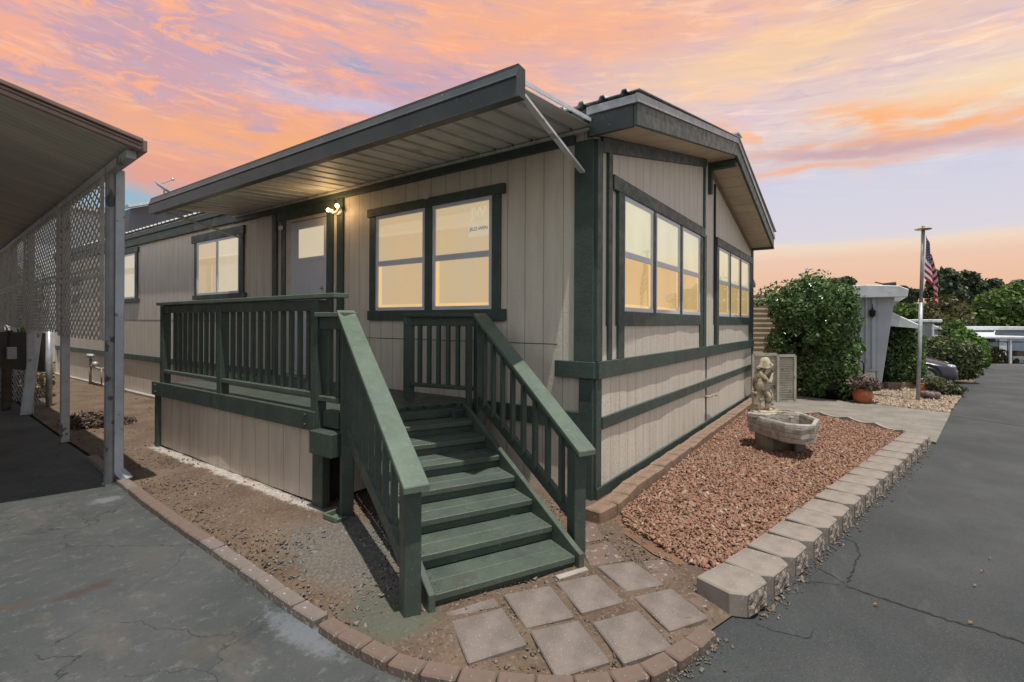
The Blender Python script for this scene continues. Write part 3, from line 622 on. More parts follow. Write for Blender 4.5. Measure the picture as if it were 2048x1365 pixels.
# corrugated roof: two slopes, ribs running down the slope
def roofslope(x0, z0, x1, z1):
    mb = MB(); ys = []; y = -.44
    prof = []
    while y < HL+.3:
        prof += [(y, .0), (y+.10, .0), (y+.115, .03), (y+.145, .03), (y+.16, 0)]; y += .19
    vs = []
    for (yy, h) in prof:
        for (xx, zz) in ((x0, z0), (x1, z1)): vs.append((xx, yy, zz+h))
    n = len(prof)
    mb.add(vs, [(2*i, 2*i+1, 2*i+3, 2*i+2) for i in range(n-1)])
    o = mb.build('roof_panel', G['roofmetal'], home)
    sm = o.modifiers.new('thick', 'SOLIDIFY'); sm.thickness = .006; sm.offset = 1
    return o
roofslope(-.13, 3.325, RX, RZ+.235); roofslope(RX, RZ+.235, HW+.0, 3.32)
ridge = MB(); ridge.beam((RX, -.45, RZ+.27), (RX, HL+.3, RZ+.27), .22, .02); ridge.build('ridge_cap', G['roofmetal'], home)
# rake boards, flashing, soffits at the front
def rake(name, pA, pB, dz, thick, mat, y0, bevel=.003):
    mb = MB(); (xa, za), (xb, zb) = pA, pB
    mb.add([(xa, y0, za), (xb, y0, zb), (xb, y0, zb+dz), (xa, y0, za+dz), (xa, y0+thick, za), (xb, y0+thick, zb), (xb, y0+thick, zb+dz), (xa, y0+thick, za+dz)],
           [(0, 1, 2, 3), (7, 6, 5, 4), (0, 4, 5, 1), (1, 5, 6, 2), (2, 6, 7, 3), (3, 7, 4, 0)])
    return mb.build(name, mat, home, bevel)
rake('rake_board', (-.10, 3.065), (RX, 3.85), .175, .035, G['deck'], -.41)
rake('rake_board', (RX+.001, 3.85), (HW-.11, 2.995), .175, .035, G['deck'], -.4095)
rake('rake_flashing', (-.12, 3.235), (RX, 4.02), .075, .03, G['galv'], -.425)
rake('rake_flashing', (RX, 4.02), (HW-.08, 3.165), .075, .03, G['galv'], -.4245)
MB().add([(-.08, -.376, 3.085), (RX, -.376, 3.87), (RX, 0, 3.87), (-.08, 0, 3.085)], [(0, 3, 2, 1)]).build('soffit', G['soffit'], home)
MB().add([(RX, -.376, 3.872), (HW-.1, -.376, 3.017), (HW-.1, 0, 3.017), (RX, 0, 3.872)], [(0, 3, 2, 1)]).build('soffit', G['soffit2'], home)
MB().box(-.105, -.07, -.374, .0, 3.062, 3.235).box(-.09, -.0, -.374, HL, 3.22, 3.30).build('eave_board', G['fascia'], home)
MB().box(-.055, -.004, .2, HL, 3.07, 3.30).build('side_fascia', G['trim'], home, .003)
MB().box(-.125, -.10, -.40, .02, 3.235, 3.30).build('eave_flashing', G['galv'], home)
MB().box(-.07, -.045, 6.2, HL, 3.295, 3.325).build('eave_flashing', G['white_metal'], home)
MB().box(RX+.08, RX+.17, -.372, .0, 3.745, 3.83).build('ridge_beam', G['trim'], home)
MB().box(RX+.08, RX+.17, -.05, .0, 3.40, 3.75).build('beam_bracket', G['trim'], home, .003)
MB().box(HW-.12, HW-.0, -.40, .0, 2.985, 3.02).build('eave_board', G['trim'], home)
# trims on the gable face
def gt(name, x0, x1, z0, z1, th=.028, mat='trim', y=0.): MB().box(x0, x1, -th-jit(), .004, z0, z1).build(name, G[mat], home, .003)
rake('frieze_board', (.10, 2.985), (RX-.1, 3.735), .13, .03, G['trim'], -.03)
rake('frieze_board', (RX+.3, 3.70), (HW-.1, 2.95), .07, .02, G['brownmetal'], -.02)
gt('corner_board', -.002, .098, 1.19, 3.07, .03)
gt('trim_board', .225, .305, 1.19, 3.02); gt('trim_board', .43, .565, 1.19, 2.72, .034)
gt('window_header', .31, 3.40, 2.715, 2.845, .038)
gt('window_sill_board', .566, 3.21, 1.49, 1.625, .03)
gt('trim_board', 3.21, 3.33, 1.19, 2.71, .026); gt('trim_board', 3.395, 3.505, 1.19, 2.76, .03); gt('trim_board', 3.42, 3.49, 2.85, 3.72, .02)
gt('trim_board', 4.02, 4.09, 1.19, 3.62, .016, 'darkgap')
gt('window_header', 4.10, 6.98, 2.70, 2.83, .038); gt('trim_board', 4.11, 4.255, 1.19, 2.70, .03)
gt('window_sill_board', 4.256, 6.73, 1.49, 1.625, .03)
gt('trim_board', 6.731, 6.84, 1.19, 2.70, .026); gt('trim_board', 6.90, 6.97, 1.19, 2.70, .03)
gt('corner_board', 7.04, 7.145, .0, 3.0, .03)
gt('belt_board', .0, 7.14, 1.04, 1.188, .045); gt('belt_board', .10, 7.14, .60, .705, .035)
gt('base_board', .0, 7.14, .0, .115, .03)
gt('corner_board', -.001, .10, .115, 1.04, .022)
gt('joint_strip', 3.565, 3.60, .72, 1.03, .014); gt('joint_strip', 3.565, 3.60, .12, .60, .014)
# trims on the side wall
def lt(name, y0, y1, z0, z1, th=.028, mat='trim', par=None): return MB().box(-th-jit(), .004, y0, y1, z0, z1).build(name, G[mat], par or home, .003)
lt('corner_board', .0, .18, 1.188, 3.07, .032); lt('corner_board', .0, .13, .0, 1.04, .03); lt('belt_board', -.02, .36, 1.045, 1.187, .05)
lt('frieze_board', .18, 6.3, 3.06, 3.13, .05)
lt('belt_board', .13, 1.9, .60, .75, .035); lt('belt_board', 5.1, HL, .70, .81, .035)
lt('trim_board', 3.44, 3.56, .8, 3.06, .03); lt('trim_board', 4.99, 5.10, .8, 3.06, .03)
MB().box(-.10, -.002, 5.15, HL, -.02, .05).build('footing', G['kerb'], home)
MB().box(-.05, -.0, .14, 1.6, -.02, .012).build('footing', G['kerb'], home)
lt('end_board', HL-.12, HL, 0, 3.0, .03, 'plain')

MB().box(-.003, .001, .36, 3.43, 1.322, 1.328).box(-.003, .001, 5.11, 16.3, 1.522, 1.527).build('panel_seam', G['darkgap'], home)
# windows
def win_y(par, x0, x1, z0, z1, zm, up, lo, th=.0):   # double hung sash in the gable wall (faces -y)
    wn = MB(); f_ = .04
    for (a, b_, c, d_) in ((x0, x1, z1-f_, z1), (x0, x1, z0, z0+f_), (x0, x0+f_, z0+f_, z1-f_), (x1-f_, x1, z0+f_, z1-f_), (x0+f_, x1-f_, zm-.028, zm+.028)):
        wn.box(a, b_, -.022-jit(), .002, c, d_)
    fr = wn.build('window', G['vinyl'], par, .002)
    MB().box(x0+f_, x1-f_, -.004, .001, zm+.028, z1-f_).build('blind', up, fr)
    MB().box(x0+f_, x1-f_, -.004, .001, z0+f_, zm-.028).build('sky_glow_panel', lo, fr)  # emitting panel for the reflected sky, no room behind it
    MB().box(x1-f_-.055, x1-f_, -.006, -.003, z0+f_+.03, zm-.03).box(x0+f_, x1-f_-.056, -.006, -.003, z0+f_, z0+f_+.03).build('inner_sash', G['reveal'], fr)
    MB().add([(x0+f_, -.012, z0+f_), (x1-f_, -.012, z0+f_), (x1-f_, -.012, z1-f_), (x0+f_, -.012, z1-f_)], [(0, 1, 2, 3)]).build('pane', G['glass'], fr)
def win_x(par, y0, y1, z0, z1, zm, up, lo, slider=False):
    wn = MB(); f_ = .038; B = [(y0, y1, z1-f_, z1), (y0, y1, z0, z0+f_), (y0, y0+f_, z0+f_, z1-f_), (y1-f_, y1, z0+f_, z1-f_)]
    B.append(((y0+y1)/2-.025, (y0+y1)/2+.025, z0+f_, z1-f_) if slider else (y0+f_, y1-f_, zm-.03, zm+.03))
    for (a, b_, c, d_) in B: wn.box(-.022-jit(), .002, a, b_, c, d_)
    fr = wn.build('window', G['vinyl'], par, .002)
    if slider:
        MB().box(-.004, .001, y0+f_, (y0+y1)/2, z0+f_, z1-f_).build('blind', up, fr); MB().box(-.0035, .001, (y0+y1)/2, y1-f_, z0+f_, z1-f_).build('sky_glow_panel', lo, fr)
    else:
        MB().box(-.004, .001, y0+f_, y1-f_, zm+.03, z1-f_).build('blind', up, fr)
        MB().box(-.004, .001, y0+f_, y1-f_, z0+f_, zm-.03).build('sky_glow_panel', lo, fr)
        MB().box(-.006, -.003, y1-f_-.05, y1-f_, z0+f_, zm-.03).box(-.006, -.003, y0+f_, y1-f_-.051, z0+f_, z0+f_+.03).build('inner_sash', G['reveal'], fr)
    MB().add([(-.012, y1-f_, z0+f_), (-.012, y0+f_, z0+f_), (-.012, y0+f_, z1-f_), (-.012, y1-f_, z1-f_)], [(0, 1, 2, 3)]).build('pane', G['glass'], fr)
    return fr
for (a, c) in ((.566, 1.36), (1.44, 2.30), (2.38, 3.21)): win_y(home, a, c, 1.625, 2.715, 2.165, G['glow_pale'], G['glow_warm'])
gt('mullion', 1.36, 1.44, 1.625, 2.715, .028); gt('mullion', 2.30, 2.38, 1.625, 2.715, .028)
for (a, c) in ((4.256, 5.01), (5.08, 5.87), (5.94, 6.73)): win_y(home, a, c, 1.625, 2.70, 2.165, G['glow_pale'], G['glow_warm'])
gt('mullion', 5.01, 5.08, 1.625, 2.70, .028); gt('mullion', 5.87, 5.94, 1.625, 2.70, .028)
wr = win_x(home, 1.085, 1.888, 1.645, 2.75, 2.19, G['glow_tan'], G['glow_tan']); win_x(home, 2.0, 2.812, 1.645, 2.75, 2.19, G['glow_tan'], G['glow_tan'])
lt('window_header', .93, 2.955, 2.75, 2.845, .036); lt('window_sill_board', .92, 2.945, 1.535, 1.645, .036)
lt('trim_board', .985, 1.085, 1.645, 2.75); lt('mullion', 1.888, 2.0, 1.645, 2.75); lt('trim_board', 2.812, 2.925, 1.645, 2.75)
# maker's sticker on the upper right pane
MB().box(-.0165, -.0145, 1.125, 1.39, 2.37, 2.52).build('sticker', lit('pale_window_sticker', (.58, .50, .36), None, .86), wr)  # sticker emits so that it does not look dark against the glowing panes
def text(body, size, loc, rot, mat, parent, name='lettering', ext=.0006, sx=1.):
    cu = bpy.data.curves.new(name, 'FONT'); cu.body = body; cu.size = size; cu.extrude = ext; cu.align_x = 'CENTER'
    to = bpy.data.objects.new(name, cu); COL.objects.link(to); bpy.context.view_layer.update()
    me = bpy.data.meshes.new_from_object(to); bpy.data.objects.remove(to)
    me.materials.clear(); me.materials.append(mat)
    me.transform(Matrix.Scale(sx, 4, (1, 0, 0))); me.transform(Matrix.Translation(Vector(loc)-org(parent)) @ rot.to_4x4())
    o = bpy.data.objects.new(name, me); COL.objects.link(o); o.parent = parent; return o
RX_ = Matrix(((0, 0, -1), (-1, 0, 0), (0, 1, 0)))        # text facing -x: reads along -y, up z
G['ink'] = M('grey_ink', (.15, .15, .14), bst=0)
text('JELD-WEN', .050, (-.0172, 1.258, 2.43), RX_, G['ink'], wr)
text('JW', .15, (-.0172, 1.262, 2.56), RX_, lit('pale_logo', (.60, .54, .41), None, .86), wr)  # logo given the same added glow as the sticker
win_x(home, 6.08, 7.59, 1.955, 2.87, 0, G['glow_cream'], G['glow_tan'], True)
lt('window_header', 5.93, 7.78, 2.87, 3.0, .034); lt('window_sill_board', 5.88, 7.72, 1.88, 1.955, .036); lt('trim_board', 5.95, 6.08, 1.955, 2.87); lt('trim_board', 7.59, 7.68, 1.955, 2.87)
win_x(home, 10.5, 12.0, 1.98, 2.93, 0, G['glow_cream'], G['glow_tan'], True)
lt('window_header', 10.33, 12.2, 2.93, 3.04, .034); lt('window_sill_board', 10.3, 12.2, 1.90, 1.98, .036); lt('trim_board', 10.38, 10.5, 1.98, 2.93); lt('trim_board', 12.0, 12.1, 1.98, 2.93)
for zz in (2.35, 1.9):
    fr = MB().box(-.02, .002, 14.3, 15.0, zz, zz+.32).build('window', G['vinyl'], home); MB().box(-.024, -.021, 14.35, 14.95, zz+.04, zz+.28).build('pane', G['black'], fr)
# entry door
dr = MB().box(-.03, .002, 3.78, 4.60, .79, 2.87).build('door', G['door'], home, .003)
MB().box(-.034, -.028, 3.80, 4.43, 2.335, 2.80).build('window_frame', G['vinyl'], dr, .002)
MB().box(-.040, -.036, 3.83, 4.395, 2.372, 2.758).build('pane', G['glow_cream'], dr)  # door pane glows like the windows, standing in for reflected sky
for (a, c, e, f_) in ((3.86, 4.16, 1.05, 2.12), (4.22, 4.52, 1.05, 2.12)):
    MB().box(-.036, -.029, a, c, e, f_).build('raised_panel', G['door'], dr, .004)
MB().box(-.035, -.029, 3.79, 4.59, 2.87, 2.875).build('door_gap', G['darkgap'], dr)
MB().ball((-.075, 3.86, 1.78), .032, 12).tube([(-.03, 3.86, 1.78), (-.07, 3.86, 1.78)], .012).ball((-.045, 3.86, 1.95), .022, 10).build('handle', G['brass'], dr, smooth=True)
lt('door_casing', 4.605, 4.74, .79, 2.93, .02, 'plain'); lt('door_trim', 3.66, 3.78, .79, 2.93, .032); lt('door_trim', 4.745, 4.86, .79, 2.93, .032)
lt('door_header', 3.60, 4.95, 2.93, 3.06, .04); lt('door_casing', 3.78, 4.745, 2.876, 2.93, .018, 'plain')
lt('doorbell', 3.60, 3.635, 1.90, 1.98, .02, 'vinyl')
# twin bulb light beside the door
lf = MB().tube([(-.001, 3.50, 2.90), (-.05, 3.50, 2.90)], .055, 14).tube([(-.05, 3.50, 2.90), (-.08, 3.46, 2.92)], .014).tube([(-.05, 3.50, 2.90), (-.08, 3.58, 2.88)], .014).build('porch_light', G['white_metal'], home, smooth=True)
for (yy, zz) in ((3.42, 2.935), (3.60, 2.905)):
    MB().tube([(-.07, yy+(.03 if yy < 3.5 else -.03), zz-.0), (-.10, yy, zz)], .024, 10).build('lamp_holder', G['white_metal'], lf, smooth=True)
    MB().ball((-.125, yy, zz+.005), .024, 14).build('bulb', G['bulb'], lf, smooth=True)
    pl = bpy.data.lights.new('bulb_light', 'POINT'); pl.energy = 2.0; pl.color = (1, .62, .28); pl.shadow_soft_size = .05
    po = bpy.data.objects.new('bulb_light', pl); COL.objects.link(po); po.location = (-.19, yy, zz)
MB().box(-.07, -.02, 1.93, 1.98, 2.83, 2.875).build('camera_unit', G['vinyl'], home, .008)
MB().box(-.08, -.03, 4.80, 4.86, 2.80, 2.86).build('camera_unit', G['vinyl'], home, .008)
# metal awning
aw = thing('awning', None, None); aw.parent = home; 
def aw_h(xx): return 3.165+.075*xx         # underside height at x (negative outwards)
AX = -1.20
ys = []; y = 0.0; prof = []
while y < 6.12:
    prof += [(y, 0), (y+.15, 0), (y+.165, .045), (y+.19, .045), (y+.205, 0)]; y += .205
vs = []
for yy, h in prof: vs += [(-.03, yy, aw_h(0)+h), (AX, yy, aw_h(AX)+h)]
ap = MB().add(vs, [(2*i, 2*i+2, 2*i+3, 2*i+1) for i in range(len(prof)-1)]).build('awning_pan', G['pan'], aw)
sm = ap.modifiers.new('thick', 'SOLIDIFY'); sm.thickness = .004
y = .0; cl = MB()
while y < 6.1:
    cl.beam((-.075, y+.15, 3.135), (-.075, y+.175, 3.19), .025, .006, side=(1, 0, 0)); y += .205
cl.build('pan_clip', G['white_metal'], aw)
MB().box(-.085, -.052, -.02, 6.15, 3.128, 3.148).build('wall_channel', G['pan'], aw)
fp = [(0, 0), (.012, 0), (.012, .012), (.10, .012), (.10, .21), (.02, .22), (.02, .20), (-.0, .15), (-.012, .13), (-.0, .118)]
MB().xprism([(AX-.0+a, 2.975+b_) for a, b_ in fp], -.03, 6.14, ((1, 0, 0), (0, 0, 1), (0, 1, 0))).build('awning_gutter', G['fascia'], aw)
MB().beam((AX+.08, -.012, aw_h(AX)+.035), (-.03, -.012, aw_h(0)+.035), .012, .028).build('awning_edge', G['white_metal'], aw)
MB().beam((AX+.08, 6.13, aw_h(AX)+.06), (-.03, 6.13, aw_h(0)+.065), .02, .035).build('awning_edge', G['white_metal'], aw)
MB().beam((AX+.10, -.01, 3.02), (-.035, .10, 2.80), .045, .02, side=(0, 1, 0)).build('brace', G['white_metal'], aw)
MB().beam((AX+.10, 6.0, 3.03), (-.035, 6.0, 2.80), .045, .02, side=(0, 1, 0)).build('brace', G['pan'], aw)
# outside tap on the gable
MB().tube([(3.55, -.0, .47), (3.55, -.07, .47)], .014).tube([(3.46, -.07, .475), (3.80, -.09, .475), (3.86, -.09, .45)], .012).build('tap', G['pipe'], home, smooth=True)
# far side lean-to awning
fa = MB(); pr = []; k = 0; y = .25
while y < 4: pr += [(y, 0), (y+.08, .02), (y+.16, 0), (y+.24, -.02)]; y += .32
vs = []
for yy, h in pr: vs += [(7.15, yy, 2.93+h), (8.75, yy, 2.36+h)]
o = fa.add(vs, [(2*i, 2*i+1, 2*i+3, 2*i+2) for i in range(len(pr)-1)]).build('far_awning', G['soffit'], home); o.modifiers.new('thick', 'SOLIDIFY').thickness = .006
MB().beam((7.15, .22, 2.97), (8.78, .22, 2.39), .04, .09).build('far_awning_edge', G['fascia'], home)
# gas and water pipes by the side wall
pm = thing('gas_meter', 'gas riser with valve and regulator standing in front of the long side wall', 'gas meter', (-.12, 12.8, 0))
MB().tube([(-.15, 12.9, 0), (-.15, 12.9, .62)], .028).tube([(-.15, 12.9, .45), (-.15, 12.2, .42), (-.02, 12.2, .42)], .022).tube([(-.15, 12.1, .45), (-.15, 12.1, .05)], .016).build('pipe', G['pipe'], pm, smooth=True)
MB().ball((-.15, 12.9, .68), .085, 12, (1, 1, .6)).ball((-.15, 12.55, .50), .07, 12).tube([(-.15, 13.1, .70), (-.15, 12.75, .68)], .03).build('valve', G['galv'], pm, smooth=True)
sp = thing('water_spigot', 'thin standing water pipe with a small tap near the deck end', 'pipe', (-.1, 10.9, 0))
MB().tube([(-.1, 10.9, 0), (-.1, 10.9, .56), (-.1, 11.05, .60)], .018).build('pipe', G['pipe'], sp, smooth=True)
MB().tube([(-.1, 11.05, .60), (-.1, 11.2, .62), (-.1, 11.25, .55)], .024).ball((-.1, 11.1, .66), .035, 8, (1, 1, .4)).build('tap', G['galv'], sp, smooth=True)

# ------------------------------------------------------------------ porch: deck, rails, stairs
po_ = thing('porch', 'dark green wooden deck with railings and stairs at the side door', 'porch', (-1.0, 2.0, 0))
def pb(name, mat, mb, bev=.004, par=None): return mb.build(name, G[mat], par or po_, bev)
wv_ = Vector((.9014, -.4329, 0)); sv = Vector((.4329, .9014, 0)); T1L = Vector((-1.931, -.033, 0)); T1R = Vector((-1.112, -.426, 0))
for i in range(10):
    x0 = -1.45+i*.142; pb('floor_board', 'deck', MB().box(x0, x0+.137, 1.74 if x0 < -1.2 else 1.60-(x0+1.16)*.45, 5.06, .715, .755))
MB().prism([(-1.36, 1.73), (-1.16, 1.56), (-.34, 1.18), (-.03, 1.10), (-.03, 1.75)], .69, .722).build('landing', G['deck'], po_)
pb('rim_board', 'deck', MB().box(-1.50, -1.462, 1.735, 5.10, .632, .79)); pb('rim_board', 'deck', MB().box(-1.46, -1.40, 1.715, 5.09, .64, .782))
for zz in (.755, .675):
    for yy in (1.86, 4.98): MB().tube([(-1.498, yy, zz), (-1.512, yy, zz)], .011, 8).build('bolt', G['tread'], po_)
def wavy(name, mat, par, u0, u1, z0, z1, fn, step=.07):
    nu, nz = int((u1-u0)/step)+1, int((z1-z0)/step)+1; vs = []
    for j in range(nz+1):
        for i in range(nu+1): vs.append(fn(u0+(u1-u0)*i/nu, z0+(z1-z0)*j/nz))
    fs = [(j*(nu+1)+i, j*(nu+1)+i+1, (j+1)*(nu+1)+i+1, (j+1)*(nu+1)+i) for j in range(nz) for i in range(nu)]
    return MB().add(vs, fs).build(name, mat, par, smooth=True)
def wob(u, z_, a=0.): return .5+.28*math.sin(u*1.9+a+z_*1.3)+.16*math.sin(u*5.3+2*a-z_*2.)+.07*math.sin(u*13.+z_*5)
wavy('skirt', G['skirt'], po_, 5.03, 1.80, .03, .632, lambda u, z_: (-1.425-.028*wob(u, z_, 1.), u, z_), -.07) if False else wavy('skirt', G['skirt'], po_, 1.80, 5.03, .03, .632, lambda u, z_: (-1.425-.026*wob(u, z_, 1.), u, z_))
wavy('lower_siding', G['side_gable'], home, .02, 7.1, .05, 1.49, lambda u, z_: (u, -.002-.014*wob(u*1.3, z_, .4), z_))
MB().box(-1.425, -.05, 5.02, 5.035, .02, .64).build('skirt', G['plain'], po_)
MB().box(-1.22, -.1, 1.76, 1.775, .03, .63).build('skirt', G['plain'], po_)
MB().box(-1.38, -1.22, 1.78, 1.80, .0, .7).build('skirt_shade_sheet', G['darkgap'], po_)  # dark sheet standing in for the shade beside the recessed skirt
pb('skirt_post', 'deck', MB().box(-1.475, -1.40, 4.995, 5.075, .0, .632)); pb('skirt_post', 'deck', MB().box(-1.472, -1.40, 1.66, 1.80, .0, .632))
pb('beam_end', 'deck', MB().box(-1.55, -1.40, 1.43, 1.72, .475, .655)); pb('joist_end', 'deck', MB().box(-1.44, -1.36, 1.50, 1.70, .67, .80))
# deck railing along x=-1.45
def rail_posts(l):
    for (x0, y0, z0, z1, w_) in l: pb('post', 'deck', MB().box(x0-w_/2, x0+w_/2, y0-w_/2, y0+w_/2, z0, z1))
rail_posts([(-1.44, 4.86, .63, 1.69, .085), (-1.44, 3.42, .64, 1.685, .085), (-1.44, 1.765, .62, 1.692, .09)])
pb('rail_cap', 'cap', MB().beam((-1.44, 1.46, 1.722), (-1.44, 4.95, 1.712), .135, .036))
for (a, c) in ((1.81, 3.378), (3.462, 4.818)):
    pb('top_rail', 'deck', MB().box(-1.475, -1.437, a, c, 1.605, 1.693)); pb('bottom_rail', 'tread', MB().box(-1.475, -1.40, a, c, .90, .94))
def bal(x0, y0, z0, z1, s_=.036):
    pb('baluster', 'deck', MB().box(x0-s_/2, x0+s_/2, y0-s_/2, y0+s_/2, z0, z1), .002)
for i in range(11): bal(-1.422, 1.93+i*.132, .94, 1.605)
for i in range(9): bal(-1.422, 3.57+i*.132, .94, 1.605)
# short side rail
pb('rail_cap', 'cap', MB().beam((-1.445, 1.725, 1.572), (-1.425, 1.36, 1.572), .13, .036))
pb('top_rail', 'deck', MB().box(-1.465, -1.43, 1.45, 1.72, 1.455, 1.552)); pb('bottom_rail', 'tread', MB().box(-1.475, -1.40, 1.45, 1.72, .88, .92))
for yy in (1.52, 1.64): bal(-1.42, yy, .92, 1.455)
# stairs
for i in range(7):
    z_ = .09+.093*i; f0 = T1L+sv*(.254*i)+Vector((0, 0, z_-.019)); f1 = T1R+sv*(.254*i)+Vector((0, 0, z_-.019))
    dd = .275
    for k in range(2):
        o0 = sv*(.069+k*.139)
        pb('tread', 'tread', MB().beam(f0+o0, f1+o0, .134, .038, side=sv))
    zr0 = -.005 if i == 0 else z_-.093
    pb('riser', 'deck', MB().beam(f0+sv*.035+Vector((0, 0, (zr0-z_-.0)/2)), f1+sv*.035+Vector((0, 0, (zr0-z_)/2)), .02, max(.03, z_-.04-zr0), side=sv), .001)
f0 = T1L+sv*1.785; f1 = T1R+sv*1.785; pb('riser', 'deck', MB().beam(f0+Vector((0, 0, .69)), f1+Vector((0, 0, .69)), .02, .07, side=sv), .001)
for (P0, sg) in ((T1L, -1), (T1R, 1)):
    c = P0+wv_*sg*.022; prof_ = []
    a = c-sv*.035; e = c+sv*1.78
    mb = MB(); h0, h1 = .115, .78
    sd = wv_*.019
    q = [(a, -.01), (a, h0), (c+sv*.03, h0+.02), (e, h1), (e, h1-.30), (c+sv*.45, -.01)]
    vs = [tuple(p-sd+Vector((0, 0, zz))) for p, zz in q]+[tuple(p+sd+Vector((0, 0, zz))) for p, zz in q]; n = len(q)
    mb.add(vs, [tuple(range(n)), tuple(range(2*n-1, n-1, -1))]+[(i, n+i, n+(i+1) % n, (i+1) % n) for i in range(n)])
    o = pb('stringer', 'tread', mb)
nh = MB()
for i in range(7):
    for k in range(2):
        for e in (.04, .87):
            for q in (.035, .10):
                p = T1L+wv_*e+sv*(.254*i+.002+k*.139+q); nh.tube([p+Vector((0, 0, .09+.093*i)), p+Vector((0, 0, .0915+.093*i))], .0045, 6)
nh.build('nail_heads', G['darkgap'], po_)
# newel posts (squared with the stairs)
def newel(p, z0, z1, w_=.09): pb('post', 'deck', MB().beam((p[0], p[1], z0), (p[0], p[1], z1), w_, w_, side=wv_))
LB = (-2.035, .035); LT = (-1.43, 1.40); RB = (-.925, -.33); RTp = (-.265, 1.03)
newel(LB, -.01, .70); newel(LT, -.01, 1.53); newel(RB, -.01, .70); newel(RTp, .0, 1.56); newel((-.40, 1.83), .2, 1.565)
newel((-.335, 1.10), .1, 1.5, .05)
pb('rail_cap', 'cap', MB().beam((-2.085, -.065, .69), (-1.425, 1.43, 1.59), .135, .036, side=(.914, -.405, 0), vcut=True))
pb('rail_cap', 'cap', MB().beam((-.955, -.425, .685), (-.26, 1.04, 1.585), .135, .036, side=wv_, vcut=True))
pb('top_rail', 'deck', MB().beam((-2.02, .08, .715), (-1.45, 1.36, 1.49), .036, .085, side=(.914, -.405, 0), vcut=True))
pb('top_rail', 'deck', MB().beam((-.91, -.29, .70), (-.29, 1.0, 1.50), .036, .085, side=wv_, vcut=True))
pb('bottom_rail', 'deck', MB().beam((-2.01, .09, .25), (-1.44, 1.37, .66), .036, .10, side=(.914, -.405, 0), vcut=True))
pb('bottom_rail', 'deck', MB().beam((-.90, -.28, .26), (-.29, 1.0, .80), .036, .10, side=wv_, vcut=True))
for i in range(8):
    t = (i+.6)/8.3; p = Vector((-2.02, .08, .70)).lerp(Vector((-1.45, 1.36, 1.475)), t); zb = .27+.41*t
    pb('baluster', 'deck', MB().beam((p.x+.02, p.y, zb), (p.x+.02, p.y, p.z-.0), .036, .036, side=wv_), .002)
    p = Vector((-.91, -.29, .69)).lerp(Vector((-.29, 1.0, 1.49)), t); zb = .28+.52*t
    pb('baluster', 'deck', MB().beam((p.x-.02, p.y, zb), (p.x-.02, p.y, p.z-.0), .036, .036, side=wv_), .002)
# upper right level rail
A_ = Vector((-.27, 1.06, 0)); B_ = Vector((-.40, 1.80, 0))
pb('rail_cap', 'deck', MB().beam(A_+Vector((0, 0, 1.585)), B_+Vector((0, .06, 1.585)), .13, .034)); pb('top_rail', 'deck', MB().beam(A_+Vector((0, 0, 1.52)), B_+Vector((0, 0, 1.52)), .036, .085))
pb('bottom_rail', 'deck', MB().beam(A_+Vector((0, 0, .90)), B_+Vector((0, 0, .90)), .07, .036))
for i in range(6):
    p = A_.lerp(B_, (i+.9)/6.9); pb('baluster', 'deck', MB().beam((p.x, p.y, .91), (p.x, p.y, 1.49), .036, .036, side=B_-A_), .002)
MB().box(-.50, -.02, 1.12, 1.16, .60, .72).build('rim_board', G['deck'], po_)
# green splash block
sb = MB().box(-1.60, -1.48, 1.30, 1.46, .0, .035).box(-1.60, -1.585, 1.30, 1.46, .035, .075).box(-1.585, -1.49, 1.445, 1.46, .035, .075).box(-1.585, -1.49, 1.30, 1.312, .035, .06).build('splash_block', G['cap'], None, .008, at=(-1.54, 1.38, 0)); tag(sb, 'small green painted splash block on the dirt by the deck corner', 'splash block')

# ------------------------------------------------------------------ edging, blocks, stepping stones
def place_bricks(line, L, gap, wd, ht, name, mats, label, cat, group, z0=-.01, start=0., off=0.):
    P = [Vector(p) for p in line]; seg = []
    proto = {}
    for m_ in dict.fromkeys(mats):
        mb = MB().box(-L/2, L/2, -wd/2, wd/2, 0, ht)
        me_o = mb.build(name, m_, None, .008); proto[m_.name] = me_o
    out = []; pos = start; cum = [0]
    for i in range(len(P)-1): cum.append(cum[-1]+(P[i+1]-P[i]).length)
    used = set()
    def at_(d_):
        for i in range(len(P)-1):
            if cum[i+1] >= d_: 
                t = (d_-cum[i])/(cum[i+1]-cum[i]); return P[i].lerp(P[i+1], t), (P[i+1]-P[i]).normalized()
        return P[-1], (P[-1]-P[-2]).normalized()
    while pos+L <= cum[-1]:
        c, _ = at_(pos+L/2); a, _ = at_(pos); b2, _ = at_(pos+L); dr_ = (b2-a).normalized()
        m_ = mats(pos/cum[-1]) if callable(mats) else mats[min(len(mats)-1, int(pos/cum[-1]*len(mats)))]
        src = proto[m_.name]
        if m_.name in used: o = src.copy(); COL.objects.link(o)
        else: o = src; used.add(m_.name)
        nrm = Vector((-dr_.y, dr_.x))
        o.location = (c.x+nrm.x*off, c.y+nrm.y*off, z0+random.uniform(-.004, .004)); o.rotation_euler = (random.gauss(0, .02), random.gauss(0, .015), math.atan2(dr_.y, dr_.x)+random.gauss(0, .02))
        tag(o, label(len(out)) if callable(label) else label, cat, group); out.append(o); pos += L+gap
    return out
bl_ = place_bricks(arc[5:14], .195, .008, .085, .058, 'edging_brick', [G['edgegrey'], G['edge'], G['edgegrey']], lambda i: ordn(i)+' brick from the near carport post in the straight dusty border beside the driveway', 'brick', 'bricks edging the straight side of the dirt strip')
b2_ = place_bricks(arc[13:], .155, .006, .088, .056, 'edging_brick', [G['edge']], lambda i: ordn(i)+' brick of the reddish curved border, counted from the driveway side', 'brick', 'bricks edging the curve around the stepping stones', off=-.0)
